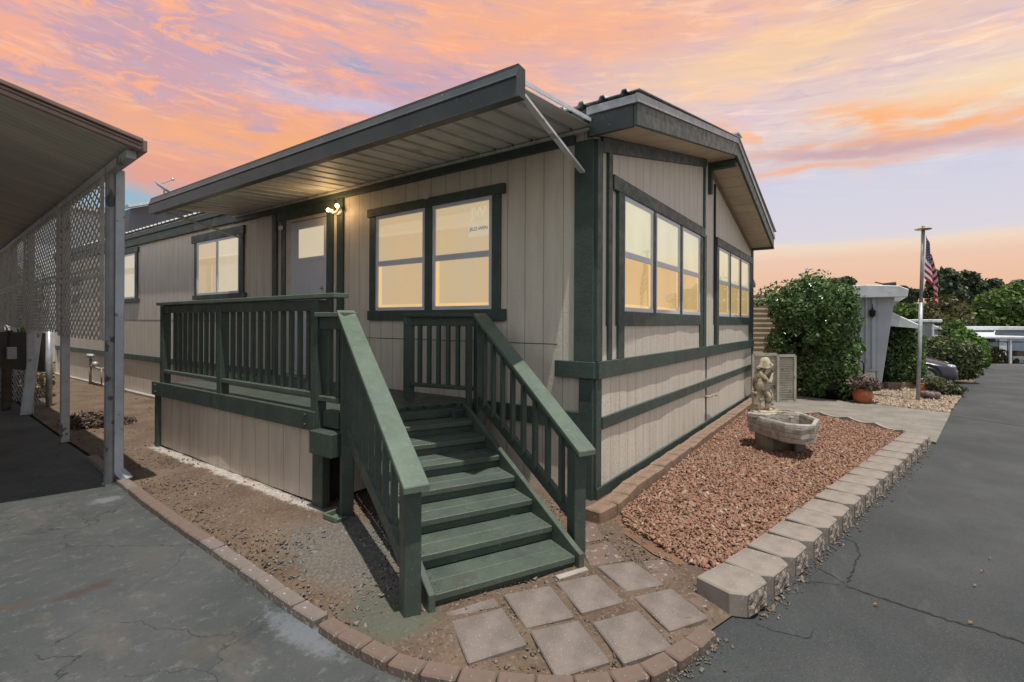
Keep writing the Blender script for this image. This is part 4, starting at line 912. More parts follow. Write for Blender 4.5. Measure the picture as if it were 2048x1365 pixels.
# paver kerb along gable
kb = place_bricks([(-.43, -.20), (-.18, -.235), (.3, -.20), (6.9, -.165)], .235, .006, .15, .125, 'kerb_paver', [G['brick']], lambda i: ordn(i)+' tan paver along the foot of the gable wall, counted from the stairs', 'paver', 'pavers in a row below the gable wall')
# retaining blocks
def make_block():
    t = thing('retaining_block', 'nearest pale concrete retaining block with split face, at the curve of the brick border', 'block', (0, 0, 0), 'retaining blocks between gravel bed and road')
    top = [(-.150, .14), (.12, .14), (.155, -.06), (.105, -.125), (-.105, -.125), (-.160, -.06)]
    # wall stone: body and a rough front face
    MB().prism(top, 0, .128).build('body', G['block'], t, .008)
    mb = MB(); n = 9; vs = []
    for j in range(6):
        for i in range(n):
            x_ = -.10+.20*i/(n-1); z_ = .006+.112*j/5; e_ = .004 if i in (0, n-1) or j in (0, 5) else random.uniform(.008, .026)
            vs.append((x_, -.125-e_, z_))
    mb.add(vs, [(j*n+i, j*n+i+1, (j+1)*n+i+1, (j+1)*n+i) for j in range(5) for i in range(n-1)]); o = mb.build('split_face', G['split'], t)
    return t
blk = make_block()
a0 = Vector((-.880, -1.285)); a1 = Vector((4.22, -2.385)); nb = 17
ang = math.atan2(a1.y-a0.y, a1.x-a0.x)
for i in range(nb):
    t_ = i/(nb-1); p = a0.lerp(a1, t_)
    if i == 0: r_ = blk
    else:
        r_ = blk.copy(); COL.objects.link(r_)
        for ch in list(blk.children):
            c = ch.copy(); COL.objects.link(c); c.parent = r_
        r_['label'] = 'farthest pale retaining block, beside the concrete walkway' if i == nb-1 else ordn(i)+' retaining block from the camera in the row between red gravel and road'
    r_.location = (p.x, p.y, -.008-random.uniform(0, .008)+(-.004 if i else .004)); r_.rotation_euler = (random.gauss(0, .008), random.gauss(0, .008), ang+random.gauss(0, .025)-(.10 if i == 0 else 0))
# stepping stones
ST = [([(-1.974, -.19), (-1.729, -.328), (-1.899, -.596), (-2.155, -.46)], 'square stepping stone nearest the driveway, left end of the front row'),
 ([(-1.63, -.261), (-1.403, -.422), (-1.575, -.67), (-1.796, -.521)], 'square stepping stone directly below the left part of the bottom stair'),
 ([(-1.353, -.43), (-1.129, -.578), (-1.303, -.822), (-1.529, -.684)], 'square stepping stone in the middle, below the right part of the bottom stair'),
 ([(-1.044, -.537), (-.852, -.697), (-1.002, -.937), (-1.201, -.791)], 'square stepping stone right of the stair foot with small white chips on it'),
 ([(-1.807, -.551), (-1.6, -.705), (-1.775, -.956), (-2.001, -.812)], 'large square stepping stone nearest the camera inside the brick curve'),
 ([(-1.567, -.764), (-1.332, -.909), (-1.521, -1.15), (-1.759, -1.009)], 'square stepping stone with scratches beside the bricks, second nearest the camera'),
 ([(-1.234, -.844), (-1.024, -.983), (-1.184, -1.221), (-1.411, -1.096)], 'square stepping stone closest to the first retaining block'),
 ([(-.842, -.325), (-.661, -.447), (-.848, -.638), (-1.05, -.488)], 'reddish stepping stone beside the right stair post, edge of the gravel'),
 ([(-.512, -.13), (-.44, -.228), (-.64, -.40), (-.789, -.298)], 'reddish stepping stone half hidden behind the right stair post'),
 ([(-1.048, -1.028), (-.93, -1.122), (-1.048, -1.202), (-1.113, -1.159)], 'small brown brick fragment next to the first retaining block'),
 ([(-.80, -.72), (-.70, -.83), (-.86, -.98), (-.97, -.87)], 'half buried brown stepping stone at the gravel edge'),
 ([(-1.931, -.11), (-1.666, -.228), (-1.71, -.294), (-1.953, -.151)], 'thin sliver of concrete paver tucked under the bottom stair')]
for i, (p, lb) in enumerate(ST):
    c = Vector((sum(q[0] for q in p)/4, sum(q[1] for q in p)/4)); low = 0 if i < 7 else -.010
    mb = MB().prism(p, -.01, .036+low); o = mb.build('stepping_stone', G['stone'] if i not in (7, 8, 10, 9) else G['edge'], None, .006, at=(c.x, c.y, 0))
    tag(o, lb, 'stepping stone', 'stepping stones at the foot of the stairs'); o.rotation_euler = (random.gauss(0, .01), random.gauss(0, .01), 0)
# white shims of paving under the stair
o = MB().prism([(-1.28, -.38), (-1.08, -.475), (-1.10, -.51), (-1.30, -.42)], 0, .03).build('white_strip', G['kerb'], None, .003, at=(-1.2, -.44, 0)); tag(o, 'short white strip of board lying under the right end of the bottom stair', 'board')
# scalloped edging stones
E_ = [(5.60, -.80), (5.66, -1.27), (5.43, -1.66), (5.12, -1.99), (4.75, -2.31)]
for i in range(4):
    a, c = Vector(E_[i]), Vector(E_[i+1]); mb = MB(); n = 9; d_ = (c-a); u_ = d_.normalized(); q = Vector((-u_.y, u_.x))*.02; vs = []
    for k in range(n+1):
        t = k/n; p = a+d_*t*.985; h = .05+.035*abs(2*t-1)**1.6; 
        vs += [(p.x-q.x, p.y-q.y, 0), (p.x-q.x, p.y-q.y, h), (p.x+q.x, p.y+q.y, h), (p.x+q.x, p.y+q.y, 0)]
    fs = [(0, 1, 2, 3), (4*n+3, 4*n+2, 4*n+1, 4*n)]
    for k in range(n):
        for j in range(3): fs.append((4*k+j, 4*k+4+j, 4*k+5+j, 4*k+1+j))
    mb.add(vs, fs); o = mb.build('edging_stone', G['kerb'], None, .004, at=(a.x, a.y, 0))
    tag(o, ['leftmost scalloped edging stone at the walkway, nearest the house', 'scalloped edging stone right of the leftmost one at the walkway', 'third scalloped edging stone from the house along the walkway', 'scalloped edging stone ending at the farthest retaining block'][i], 'edging stone', 'scalloped edging stones along the walkway')
# fallen leaves
G['oleaf'] = M('dry_orange_leaf', (.26, .12, .055), (.34, .2, .09), bst=0)
LV = [(.347, -2.451), (.101, -2.384), (-.398, -2.302), (-.485, -1.913), (.615, -2.525)]
NM = ['farthest fallen leaf, small and pale, on the asphalt', 'orange fallen leaf pair on the asphalt left of the others', 'yellow fallen leaf lying beside the long road crack', 'tiny orange fallen leaf nearest the stepping blocks', 'small fallen leaf lying far out on the asphalt']
for (x_, y_), lb in zip(LV, NM):
    mb = MB(); r_ = random.uniform(.009, .015); a = random.uniform(0, 6)
    pts_ = [(x_+r_*k*math.cos(a+t), y_+r_*k*math.sin(a+t), .004+.006*((i*37) % 3)) for i, (t, k) in enumerate([(0, 1.3), (.8, .6), (1.8, .7), (3.1, 1.), (4.2, .6), (5.3, .7)])]
    mb.add(pts_, [(0, 1, 2, 3, 4, 5)]); o = mb.build('fallen_leaf', G['oleaf'], None, at=(x_, y_, 0)); o.modifiers.new('t', 'SOLIDIFY').thickness = .002
    tag(o, lb, 'leaf', 'fallen leaves on the asphalt')


# ------------------------------------------------------------------ carport on the left
cp = thing('carport', 'carport with sloping pan roof, brown fascia, lattice screens and pale posts left of the yard', 'carport', (-2.19, 3.85, 0))
def cx_(y): return -2.19+.067*(y-3.85)
MB().box(-2.28, -2.222, 3.80, 3.865, 0, 2.93).box(-2.268, -2.234, 3.79, 3.80, 0, 2.9).build('post', M('dull_galvanised_post', (.27, .265, .265), (.20, .195, .195), rough=.5, ns=5, spots=(6, .60, (.07, .065, .065))), cp, .003)
ds = MB().box(-2.219, -2.150, 3.785, 3.84, .10, 2.92).build('downspout', G['spout'], cp, .006)
MB().beam((-2.184, 3.812, .12), (-2.13, 3.72, .03), .068, .06).build('outlet', G['spout'], ds, .006)
MB().box(-2.29, -2.13, 3.77, 3.88, 0, .012).build('base_plate', G['galv'], cp)
for yy in (6.25, 9.1, 11.2, 13.2):
    MB().box(cx_(yy)-.05, cx_(yy)+.03, yy-.04, yy+.04, 0, 2.93).build('post', G['post'], cp, .003)
K = Vector((-2.25, 3.10, 2.955)); ex = Vector((-.98, .20, .265)); ey = Vector((.067, .998, 0)); Lx, Ly = 4.6, 13.5
MB().add([K, K+ex*Lx, K+ex*Lx+ey*Ly, K+ey*Ly, K+Vector((0, 0, .06)), K+ex*Lx+Vector((0, 0, .06)), K+ex*Lx+ey*Ly+Vector((0, 0, .06)), K+ey*Ly+Vector((0, 0, .06))],
  [(0, 3, 2, 1), (4, 5, 6, 7), (0, 1, 5, 4), (1, 2, 6, 5), (2, 3, 7, 6), (3, 0, 4, 7)]).build('roof', G['cpsoffit'], cp)
ff = MB(); o_ = Vector((.01, -.02, 0))
ff.beam(K+o_+Vector((0, 0, .0)), K+o_+ex*Lx+Vector((0, 0, .0)), .04, .035); ff.beam(K+o_+Vector((0, -.01, .032)), K+o_+ex*Lx+Vector((0, -.01, .032)), .03, .024)
ff.beam(K+o_+Vector((0, -.015, .065)), K+o_+ex*Lx+Vector((0, -.015, .065)), .06, .034)
ff.build('fascia', G['brownmetal'], cp, .006)
MB().beam(K+Vector((.02, -.03, .03)), K+ey*Ly+Vector((.02, 0, .03)), .05, .10).build('gutter', G['brownmetal'], cp, .006)
MB().beam(K+Vector((-.04, .06, -.04)), K+ey*Ly+Vector((-.04, 0, -.05)), .07, .07).build('beam', G['post'], cp, .003)
MB().beam(K+ex*4.3+ey*.3+Vector((0, 0, -1.1)), K+ex*4.3+ey*.3+Vector((0, 0, -.0)), .1, .1).build('post', G['post'], cp)
MB().box(-6.75, -6.6, 3.4, 16.5, 0, 3.9).build('unseen_shade_wall', G['plain'], cp)  # unseen wall added to close the side and darken the carport
def lattice(y0, y1, z0, z1, off=-.07):
    mb = MB(); py, pz, sw = .180, .096, .020; m_ = pz/py; L_ = y1-y0; H_ = z1-z0
    def strip(za, zb):           # line from (y0,za) to (y1,zb), clipped to the panel height
        pts_ = []
        ta, tb = 0., 1.
        for lim, sg in ((z0, 1), (z1, -1)):
            da, db = sg*(za-lim), sg*(zb-lim)
            if da < 0 and db < 0: return
            if da < 0: ta = max(ta, da/(da-db))
            if db < 0: tb = min(tb, da/(da-db))
        if tb-ta < 1e-3: return
        a_ = (y0+L_*ta, za+(zb-za)*ta); b_ = (y0+L_*tb, za+(zb-za)*tb)
        x0 = off+(.004 if zb > za else -.004)
        mb.beam((cx_(a_[0])+x0, a_[0], a_[1]), (cx_(b_[0])+x0, b_[0], b_[1]), .006, sw)
    n0 = int((L_*m_)/pz)+2
    for k in range(-n0, int(H_/pz)+n0+2):
        strip(z0+k*pz, z0+k*pz+L_*m_); strip(z0+k*pz+pz*.0, z0+k*pz-L_*m_)
    for yy in (y0, y1):
        q = 0
        while q < H_-.05:
            mb.beam((cx_(yy)+off-.010, yy, z0+q), (cx_(yy)+off-.010, yy, z0+q+.085), .008, .085+.0*q, side=(1, 0, 0)); q += .09
    for zz in (z0+.62, z0+.69): mb.beam((cx_(y0)+off-.012, y0, zz), (cx_(y1)+off-.012, y1, zz+.02), .004, .030)
    mb.build('lattice_panel', G['lattice'], cp)
lattice(4.02, 6.18, 1.33, 2.93); lattice(6.30, 9.02, 1.37, 2.93); lattice(9.14, 11.1, 1.40, 2.93); lattice(11.26, 13.1, 1.42, 2.93)
o = MB().beam((-1.915, 9.02, .0), (-1.76, 9.12, 1.45), .13, .05, side=(1, 0, 0)).build('loose_downspout', G['spout'], None, .006, at=(-1.9, 9.05, 0)); tag(o, 'loose pale downspout leaning against a carport post, under the lattice', 'downspout')
# fence with dark screen behind the carport
fn = thing('chain_link_fence', 'chain link fence with grey posts and a dark brown screen under the lattice', 'fence', (-1.51, 9.67, 0))
FA, FB = Vector((-1.51, 9.67, 0)), Vector((-2.05, 12.4, 0))
for t in (0, .5, 1):
    p = FA.lerp(FB, t); MB().tube([p, p+Vector((0, 0, 1.32))], .045, 10).build('post', G['bark'] if t else G['galv'], fn, smooth=True)
mb = MB(); fd = (FB-FA); 
for k in range(-14, 34):
    for sg in (1, -1):
        t0 = k*.04; z0 = 0.02; t1 = t0+sg*.62/fd.length; z1 = .62
        if 0 <= t0 <= 1 and 0 <= t1 <= 1: mb.beam(FA+fd*t0+Vector((0, 0, z0)), FA+fd*t1+Vector((0, 0, z1)), .006, .006)
mb.build('wire_mesh', G['galv'], fn)
MB().beam(FA+Vector((-.02, 0, .95)), FB+Vector((-.02, 0, .95)), .012, .68).build('screen', M('dark_brown_screen', (.035, .024, .02), (.05, .035, .03)), fn)
P, N = box_points(-1.75, -1.1, 10.9, 15.5, 0, .7, 2600, .2); V, F = leaves(P, N, .06)
o = npmesh('dry_ground_cover', V, F, leafmat('sunlit_dry_leaf', [(.30, .22, .14), (.42, .33, .22), (.20, .14, .09)], .1), None, at=(-1.4, 13, 0)); tag(o, 'bank of dry pale leaves behind the chain link fence', 'leaf litter', kind='stuff')
t = thing('dry_shrub', 'low dead brown shrub sprawling at the carport edge', 'shrub', (-1.5, 7.2, 0))
P, N = blobs_points([(-1.55, 7.25, .03, .32, .5, .13), (-1.3, 7.0, .02, .22, .3, .09)], 1500, .2); P[:, 2] = np.abs(P[:, 2]); V, F = leaves(P, N, .035, asp=3.5); npmesh('twigs', V, F, G['leaf_dry'], t)
b_ = thing('trash_bin', 'orange brown wheeled bin with black lid at the left picture edge', 'bin', tuple(W(-14, 10.3)))
p = W(-14, 10.3); MB().prism([(p.x-.24, p.y-.3), (p.x+.24, p.y-.3), (p.x+.24, p.y+.3), (p.x-.24, p.y+.3)], .05, .95).build('body', M('orange_brown_plastic', (.20, .06, .02), rough=.5), b_, .03)
MB().box(p.x-.27, p.x+.27, p.y-.34, p.y+.33, .955, 1.03).build('lid', G['black'], b_, .02)
MB().tube([(p.x+.2, p.y-.28, .1), (p.x+.25, p.y-.28, .1)], .1).tube([(p.x-.25, p.y-.28, .1), (p.x-.2, p.y-.28, .1)], .1).build('wheel', G['black'], b_)
u_ = thing('utility_post', 'dark square wooden post with a small grey electrical box', 'post', (-1.99, 9.85, 0))
MB().box(-2.06, -1.95, 9.80, 9.91, 0, 1.06).build('post', G['bark'], u_, .004); MB().box(-2.02, -1.90, 9.72, 9.80, .86, 1.06).build('electrical_box', G['galv'], u_, .006)
p = W(0, 12.5, 1.05); s_ = MB()
for k in range(6):
    q = p+R0*(-.5+.13*k); s_.tube([q+Vector((0, 0, 0)), q+R0*.05+Vector((0, 0, .15)), q+R0*.12+Vector((0, 0, .22)), q+R0*.1+Vector((0, 0, .3)), q+R0*.03+Vector((0, 0, .26))], .012, 6)
s_.tube([p-R0*.5, p+R0*.3], .015, 6); s_.tube([p-R0*.5+Vector((0, 0, .34)), p+Vector((0, 0, .42)), p+R0*.2+Vector((0, 0, .3)), p+R0*.3], .014, 6); s_.tube([p-R0*.5-Vector((0, 0, 1.05)), p-R0*.5], .015, 6); s_.tube([p+R0*.28-Vector((0, 0, 1.05)), p+R0*.28], .015, 6)
o = s_.build('scrollwork_chair', G['white_metal'], None, at=(p.x, p.y, 0)); tag(o, 'white scrollwork metal chair back at the left picture edge', 'chair')

# ------------------------------------------------------------------ fountain and statue in the gravel bed
G['cast'] = M('cream_cast_stone', (.50, .42, .29), (.27, .22, .145), rough=.85, ns=14, bs=70, bst=.6, spots=(16, .56, (.15, .125, .085)))  # darker second tone and spots put shade into the stone colour
def masonry():
    mt, n = base_mat('grey_stacked_stone'); o = oc(n); s = n.sep(o)
    zz = n.math('ADD', s[2], n.math('MULTIPLY', n.math('SUBTRACT', n.noise(o, 7, 3), .5), .05))
    ln = n.mapr(n.math('ABSOLUTE', n.math('SUBTRACT', n.math('FRACT', n.math('DIVIDE', zz, .055)), .5)), .0, .14, 1., 0.)
    c = n.mix(n.mapr(n.noise(o, 12, 5, .7), .35, .65), (.42, .375, .32), (.26, .23, .195)); c = n.mix(n.math('MULTIPLY', ln, .6), c, (.10, .09, .075))
    n.put(n.p.inputs['Base Color'], c); n.p.inputs['Roughness'].default_value = .9
    n.l.new(bump(n, n.noise(o, 30, 5, .7), .6, .02, bump(n, ln, -.8, .015)), n.p.inputs['Normal']); return mt
G['masonry'] = masonry()
ft = thing('garden_fountain', 'weathered stone fountain basin on a dark pedestal standing in the red gravel', 'fountain', (2.78, -1.02, .03))
rim = [(3.02, -.72), (2.80, -.69), (2.52, -.90), (2.30, -1.16), (2.29, -1.32), (2.42, -1.43), (2.84, -1.44), (3.20, -1.24), (3.18, -.98)]
cxr, cyr = sum(p[0] for p in rim)/9, sum(p[1] for p in rim)/9
def sc_(k, z_): return [(cxr+(p[0]-cxr)*k, cyr+(p[1]-cyr)*k, z_) for p in rim]
rings = [sc_(.90, .215), sc_(.95, .22), sc_(.97, .27), sc_(1.0, .33), sc_(1.01, .38), sc_(1.0, .425), sc_(.88, .43), sc_(.86, .40), sc_(.83, .27)]
vs = [(q[0]+random.uniform(-.008, .008), q[1]+random.uniform(-.008, .008), q[2]+random.uniform(-.007, .007)) for r_ in rings for q in r_]; n = 9; fs = [tuple(range(n-1, -1, -1)), tuple(range(8*n, 9*n))]
for i in range(8):
    for k in range(n): fs.append((i*n+k, i*n+(k+1) % n, (i+1)*n+(k+1) % n, (i+1)*n+k))
o = MB().add(vs, fs).build('basin', G['masonry'], ft, .008); MB().tube([(2.95, -1.15, .27), (2.95, -1.15, .40)], .026, 10).build('spout', G['masonry'], ft)
bmx = bmesh.new(); bmx.from_mesh(o.data); bmesh.ops.recalc_face_normals(bmx, faces=bmx.faces[:]); bmx.to_mesh(o.data); bmx.free()
MB().beam(W(1521, 5.80, .115), W(1538, 5.80, .115), .26, .20, side=FW).beam(W(1580, 5.80, .115), W(1600, 5.80, .115), .26, .20, side=FW).beam(W(1538, 5.84, .11), W(1580, 5.84, .11), .16, .18, side=FW).build('pedestal', M('dark_pedestal_stone', (.20, .16, .12), (.10, .08, .06), bst=.8, rough=.9), ft, .01)
MB().prism([(2.62, -.72), (2.60, -.93), (2.83, -1.02), (2.98, -.95), (3.0, -.74)], .40, .455).build('ledge', G['masonry'], ft, .01)
SB = Vector((2.835, -.865, .455))
def L(f, s_, z_): return SB+R0*f-FW*s_+Vector((0, 0, z_))
stt = thing('statue', 'cream stone statue of a boy in a brimmed hat leaning on a stump', 'statue', tuple(SB))
def skinned(name, verts, edges, radii, mat, parent, root=0, sub=2):
    o_ = org(parent); me = bpy.data.meshes.new(name); me.from_pydata([tuple(Vector(v)-o_) for v in verts], edges, []); me.materials.append(mat)
    ob = bpy.data.objects.new(name, me); COL.objects.link(ob); ob.parent = parent
    sk = ob.modifiers.new('skin', 'SKIN'); sk.use_smooth_shade = True
    for i, r_ in enumerate(radii):
        r2 = r_ if isinstance(r_, tuple) else (r_, r_); me.skin_vertices[0].data[i].radius = r2
    for i in range(len(verts)): me.skin_vertices[0].data[i].use_root = (i == root)
    sb_ = ob.modifiers.new('sub', 'SUBSURF'); sb_.levels = sb_.render_levels = sub
    return ob
V_ = [L(-.055, 0, .275), L(-.065, 0, .345), L(-.06, 0, .42), L(-.025, 0, .475), L(.0, 0, .505), L(.015, 0, .55), L(.018, 0, .585),
      L(-.05, .055, .445), L(.0, .075, .36), L(.05, .06, .355), L(.085, .03, .43), L(.10, .015, .47),
      L(-.05, -.055, .445), L(.0, -.07, .36), L(.05, -.055, .36), L(.08, -.03, .43), L(.10, -.012, .475),
      L(-.03, .04, .245), L(.035, .045, .20), L(.03, .045, .12), L(.025, .045, .035), L(.085, .05, .018),
      L(-.03, -.04, .25), L(.085, -.04, .235), L(.105, -.04, .15), L(.105, -.04, .085), L(.15, -.04, .072)]
E2 = [(0, 1), (1, 2), (2, 3), (3, 4), (4, 5), (5, 6), (2, 7), (7, 8), (8, 9), (9, 10), (10, 11), (2, 12), (12, 13), (13, 14), (14, 15), (15, 16),
      (0, 17), (17, 18), (18, 19), (19, 20), (20, 21), (0, 22), (22, 23), (23, 24), (24, 25), (25, 26)]
rr = [.070, .078, .074, .044, .030, .052, .040, .044, .038, .031, .023, .018, .044, .038, .031, .023, .018, .052, .046, .038, .030, .024, .052, .044, .036, .028, .022]
skinned('body', V_, E2, rr, G['cast'], stt)
hat = MB(); hc = L(.012, 0, .572); n = 18
prof_ = [(.0, .082), (.030, .078), (.050, .060), (.060, .035), (.064, .014), (.100, -.030), (.102, -.038), (.062, .0), (.04, .0)]
vs = []
for r_, z_ in prof_:
    for k in range(n):
        a = 2*math.pi*k/n; q = hc+R0*(r_*math.cos(a))-FW*(r_*math.sin(a)*.92)+Vector((0, 0, z_+.012*math.sin(3*a)*(r_ > .08)-.16*(-r_*math.cos(a))*-.0)); vs.append(q+Vector((0, 0, .18*r_*math.cos(a))))
hat.add(vs, [(i*n+k, i*n+(k+1) % n, (i+1)*n+(k+1) % n, (i+1)*n+k) for i in range(len(prof_)-1) for k in range(n)]).build('hat', G['cast'], stt, smooth=True)
fc = MB().ball(L(.062, .0, .538), .011, 8).ball(L(.048, .020, .552), .007, 8).ball(L(.048, -.020, .552), .007, 8).ball(L(.005, .044, .545), .014, 8, (1, .5, 1.4)).build('face', G['cast'], stt, smooth=True)
fg = MB()
for k in range(4):
    for sg in (1, -1):
        a = L(.098, sg*(.006+.0), .462+.012*k); fg.tube([a, a+R0*.016-FW*sg*.006, a+R0*.02+FW*sg*.010], [.0065, .006, .005], 6)
fg.build('fingers', G['cast'], stt, smooth=True)
MB().tube([L(-.10, 0, .0), L(-.085, 0, .1), L(-.08, 0, .20), L(-.085, 0, .245)], [.062, .050, .052, .060], 12).ball(L(-.06, .05, .15), .022, 8).tube([L(.11, -.04, 0), L(.11, -.04, .07)], [.05, .045], 9).build('stump', G['cast'], stt, smooth=True)
MB().beam(L(-.16, 0, .004), L(.18, 0, .004), .19, .03).build('plinth', G['cast'], stt, .01)
MB().tube([L(-.045, .055, .30), L(-.02, .075, .40), L(-.03, .03, .475)], .010, 6).build('strap', G['cast'], stt, smooth=True)

# ------------------------------------------------------------------ planting and neighbours on the right
hg = thing('climbing_shrub', 'large dense glossy green climbing shrub right of the gable wall, overhanging at the top', 'shrub', tuple(W(1650, 10.2)))
a = W(1656, 10.25); c = W(1630, 10.25)
P1, N1 = box_points(a.x-.58, a.x+.62, a.y-.52, a.y+.60, 0, 1.6, 13000, .22); P2, N2 = box_points(c.x-.86, c.x+.70, c.y-.70, c.y+.74, .95, 2.38, 21000, .22)
e_ = W(1550, 9.9); P3, N3 = blobs_points([(e_.x, e_.y, 1.98, .42, .42, .16), (e_.x+.1, e_.y, 1.2, .25, .25, .22)], 1000, .3)
P4, N4 = blobs_points([(c.x, c.y, 2.40, .5, .5, .16)], 260, .3)
P = np.concatenate([P1, P2, P3, P4]); N = np.concatenate([N1, N2, N3, N4]); P, _ = lumps(P, N, .15, 5.5, 3)
crown_mesh('foliage', P, N, .044, G['leaf_hedge'], hg, .18, 3, 7, .85)
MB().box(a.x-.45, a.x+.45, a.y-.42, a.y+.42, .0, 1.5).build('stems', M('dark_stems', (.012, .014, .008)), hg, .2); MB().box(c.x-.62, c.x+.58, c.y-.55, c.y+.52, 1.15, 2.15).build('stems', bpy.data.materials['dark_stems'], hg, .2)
# louvred panels and shed wall
def louvre(pa, pb, h, name, label, z0=.02):
    t = thing(name, label, 'shutter panel', (pa.x, pa.y, 0)); dv = (pb-pa); n_ = Vector((-dv.y, dv.x, 0)).normalized()
    f_ = MB(); f_.beam(pa+Vector((0, 0, z0)), pa+Vector((0, 0, h)), .05, .03, side=dv); f_.beam(pb+Vector((0, 0, z0)), pb+Vector((0, 0, h)), .05, .03, side=dv)
    f_.beam(pa+Vector((0, 0, h)), pb+Vector((0, 0, h)), .03, .05); f_.beam(pa+Vector((0, 0, z0)), pb+Vector((0, 0, z0)), .03, .05); f_.build('frame', G['white_panel'], t)
    s_ = MB(); z_ = z0+.05
    while z_ < h-.03:
        s_.beam(pa+Vector((0, 0, z_))+n_*.006, pb+Vector((0, 0, z_))+n_*.006, .006, .042, side=(n_*.7+Vector((0, 0, .25)))); z_ += .045
    s_.build('slats', G['white_panel'], t)
G['white_panel'] = M('weathered_cream_panel', (.40, .37, .31), (.30, .27, .22), rough=.7, spots=(9, .66, (.14, .11, .08)))
louvre(W(1506, 9.25), W(1553, 9.4), .93, 'louvre_panel', 'wider cream louvred panel leaning beside the house corner, behind the statue'); louvre(W(1556, 9.38), W(1590, 9.45), .90, 'louvre_panel', 'narrow cream louvred panel between the wider one and the climbing shrub')
sd_ = MB(); pa, pb2 = W(1500, 11.2), W(1575, 11.2); z_ = 0
pr = []
while z_ < 2.1: pr += [(z_, 0), (z_+.07, .008)]; z_ += .11
vs = []
nn_ = -FW*1.0
for zz, h in pr: vs += [pa+Vector((0, 0, zz))+nn_*h, pb2+Vector((0, 0, zz))+nn_*h]
vs += [pa+Vector((0, 0, 2.1))-nn_*.5, pb2+Vector((0, 0, 2.1))-nn_*.5, pa-nn_*.5, pb2-nn_*.5]
k_ = len(pr)+2
o = sd_.add(vs, [(2*i, 2*i+1, 2*i+3, 2*i+2) for i in range(k_-1)]).build('garden_shed', M('tan_ribbed_metal', (.50, .39, .26), (.42, .33, .22), rough=.6), None, at=(pa.x, pa.y, 0)); tag(o, 'tan ribbed metal shed wall between the house and the climbing shrub', 'shed')
# pots
def pot(px, D, r_, h, mat, label, prof=None):
    p = W(px, D); t = thing('flower_pot', label, 'pot', tuple(p))
    pf = prof or [(r_*.55, 0), (r_*.85, h*.22), (r_, h*.5), (r_*.92, h*.8), (r_*.72, h*.93), (r_*.82, h), (r_*.7, h), (r_*.62, h*.9)]
    MB().lathe(p, pf).build('body', mat, t, smooth=True); return t, p
G['terra'] = M('glazed_terracotta', (.42, .12, .045), (.30, .08, .03), rough=.32, ns=8, bst=.05)
t, p = pot(1726, 9.35, .165, .29, G['terra'], 'round ribbed terracotta pot with mauve plant at the foot of the climbing shrub')
P, N = blobs_points([(p.x, p.y, .40, .26, .26, .15), (p.x+.1, p.y-.15, .34, .18, .18, .1)], 1600, .3); V, F = leaves(P, N, .030, asp=2.5); npmesh('plant', V, F, G['leaf_mauve'], t)
t, p = pot(1861, 9.9, .17, .17, M('dark_mosaic', (.06, .055, .06), (.22, .14, .13), rough=.35, ns=30, lo=.48, hi=.52), 'low dark mosaic bowl on tan gravel right of the flagpole', [(.08, 0), (.15, .05), (.17, .10), (.16, .15), (.13, .165), (.12, .14)])
t, p = pot(1846, 10.6, .10, .24, G['terra'], 'small orange terracotta pot just behind the flagpole')
sh = thing('shrub', 'loose grey green shrub between the mosaic bowl and the dark car', 'shrub', tuple(W(1880, 10.6)))
q = W(1880, 10.5); P, N = blobs_points([(q.x, q.y, .20, .26, .26, .17), (q.x+.1, q.y-.28, .12, .18, .18, .12), (q.x-.2, q.y+.1, .26, .16, .16, .15)], 1900, .2); P[:, 2] = np.abs(P[:, 2]); V, F = leaves(P, N, .03, asp=3); npmesh('foliage', V, F, G['leaf_shrub'], sh)
MB().tube([q, q+Vector((0, 0, .3))], .02, 6).build('stem', G['bark'], sh)
ht = thing('hand_truck', 'black tubular hand truck standing against the white corrugated home', 'hand truck', tuple(W(1715, 9.8)))
p = W(1712, 9.75); MB().tube([p+R0*.16+Vector((0, 0, .08)), p+R0*.16+Vector((0, 0, .72)), p+R0*.12+Vector((0, 0, .78)), p-R0*.06+Vector((0, 0, .78))], .014, 8).tube([p-R0*.05+Vector((0, 0, .1)), p-R0*.05+Vector((0, 0, .62)), p-R0*.1+Vector((0, 0, .68))], .014, 8).tube([p-R0*.05+Vector((0, 0, .4)), p+R0*.16+Vector((0, 0, .4))], .012).build('frame', G['black'], ht, smooth=True)
MB().beam(p-R0*.05+Vector((0, 0, .10)), p+R0*.18+Vector((0, 0, .10)), .16, .012).build('toe_plate', G['black'], ht)
MB().tube([p-R0*.10+FW*.03+Vector((0, 0, .085)), p-R0*.06+FW*.03+Vector((0, 0, .085))], .085, 14).tube([p+R0*.18+FW*.03+Vector((0, 0, .085)), p+R0*.22+FW*.03+Vector((0, 0, .085))], .085, 14).build('wheel', G['black'], ht)

# white corrugated home next door
wh = thing('white_trailer_home', 'white corrugated trailer home with slanted end behind the climbing shrub', 'house', (9.9, -2.1, 0))
G['wh'] = M('white_corrugated_paint', (.52, .54, .58), (.45, .47, .51), rough=.5, ns=2, bst=.05, spots=(5, .66, (.38, .39, .42)))
pr = []; y = -2.08
while y < -.6: pr += [(y, 0), (y+.03, -.0), (y+.05, -.045), (y+.085, -.045)]; y += .115
vs = []
for yy, h in pr: vs += [(9.86+h, yy, .50), (9.86+h, yy, 2.12)]
MB().add(vs, [(2*i, 2*i+1, 2*i+3, 2*i+2) for i in range(len(pr)-1)]).build('corrugated_side', G['wh'], wh)
def yprism(poly, x0, x1):
    n = len(poly); vs = [(x0, a, c) for a, c in poly]+[(x1, a, c) for a, c in poly]
    return MB().add(vs, [tuple(range(n)), tuple(range(2*n-1, n-1, -1))]+[(i, n+i, n+(i+1) % n, (i+1) % n) for i in range(n)])
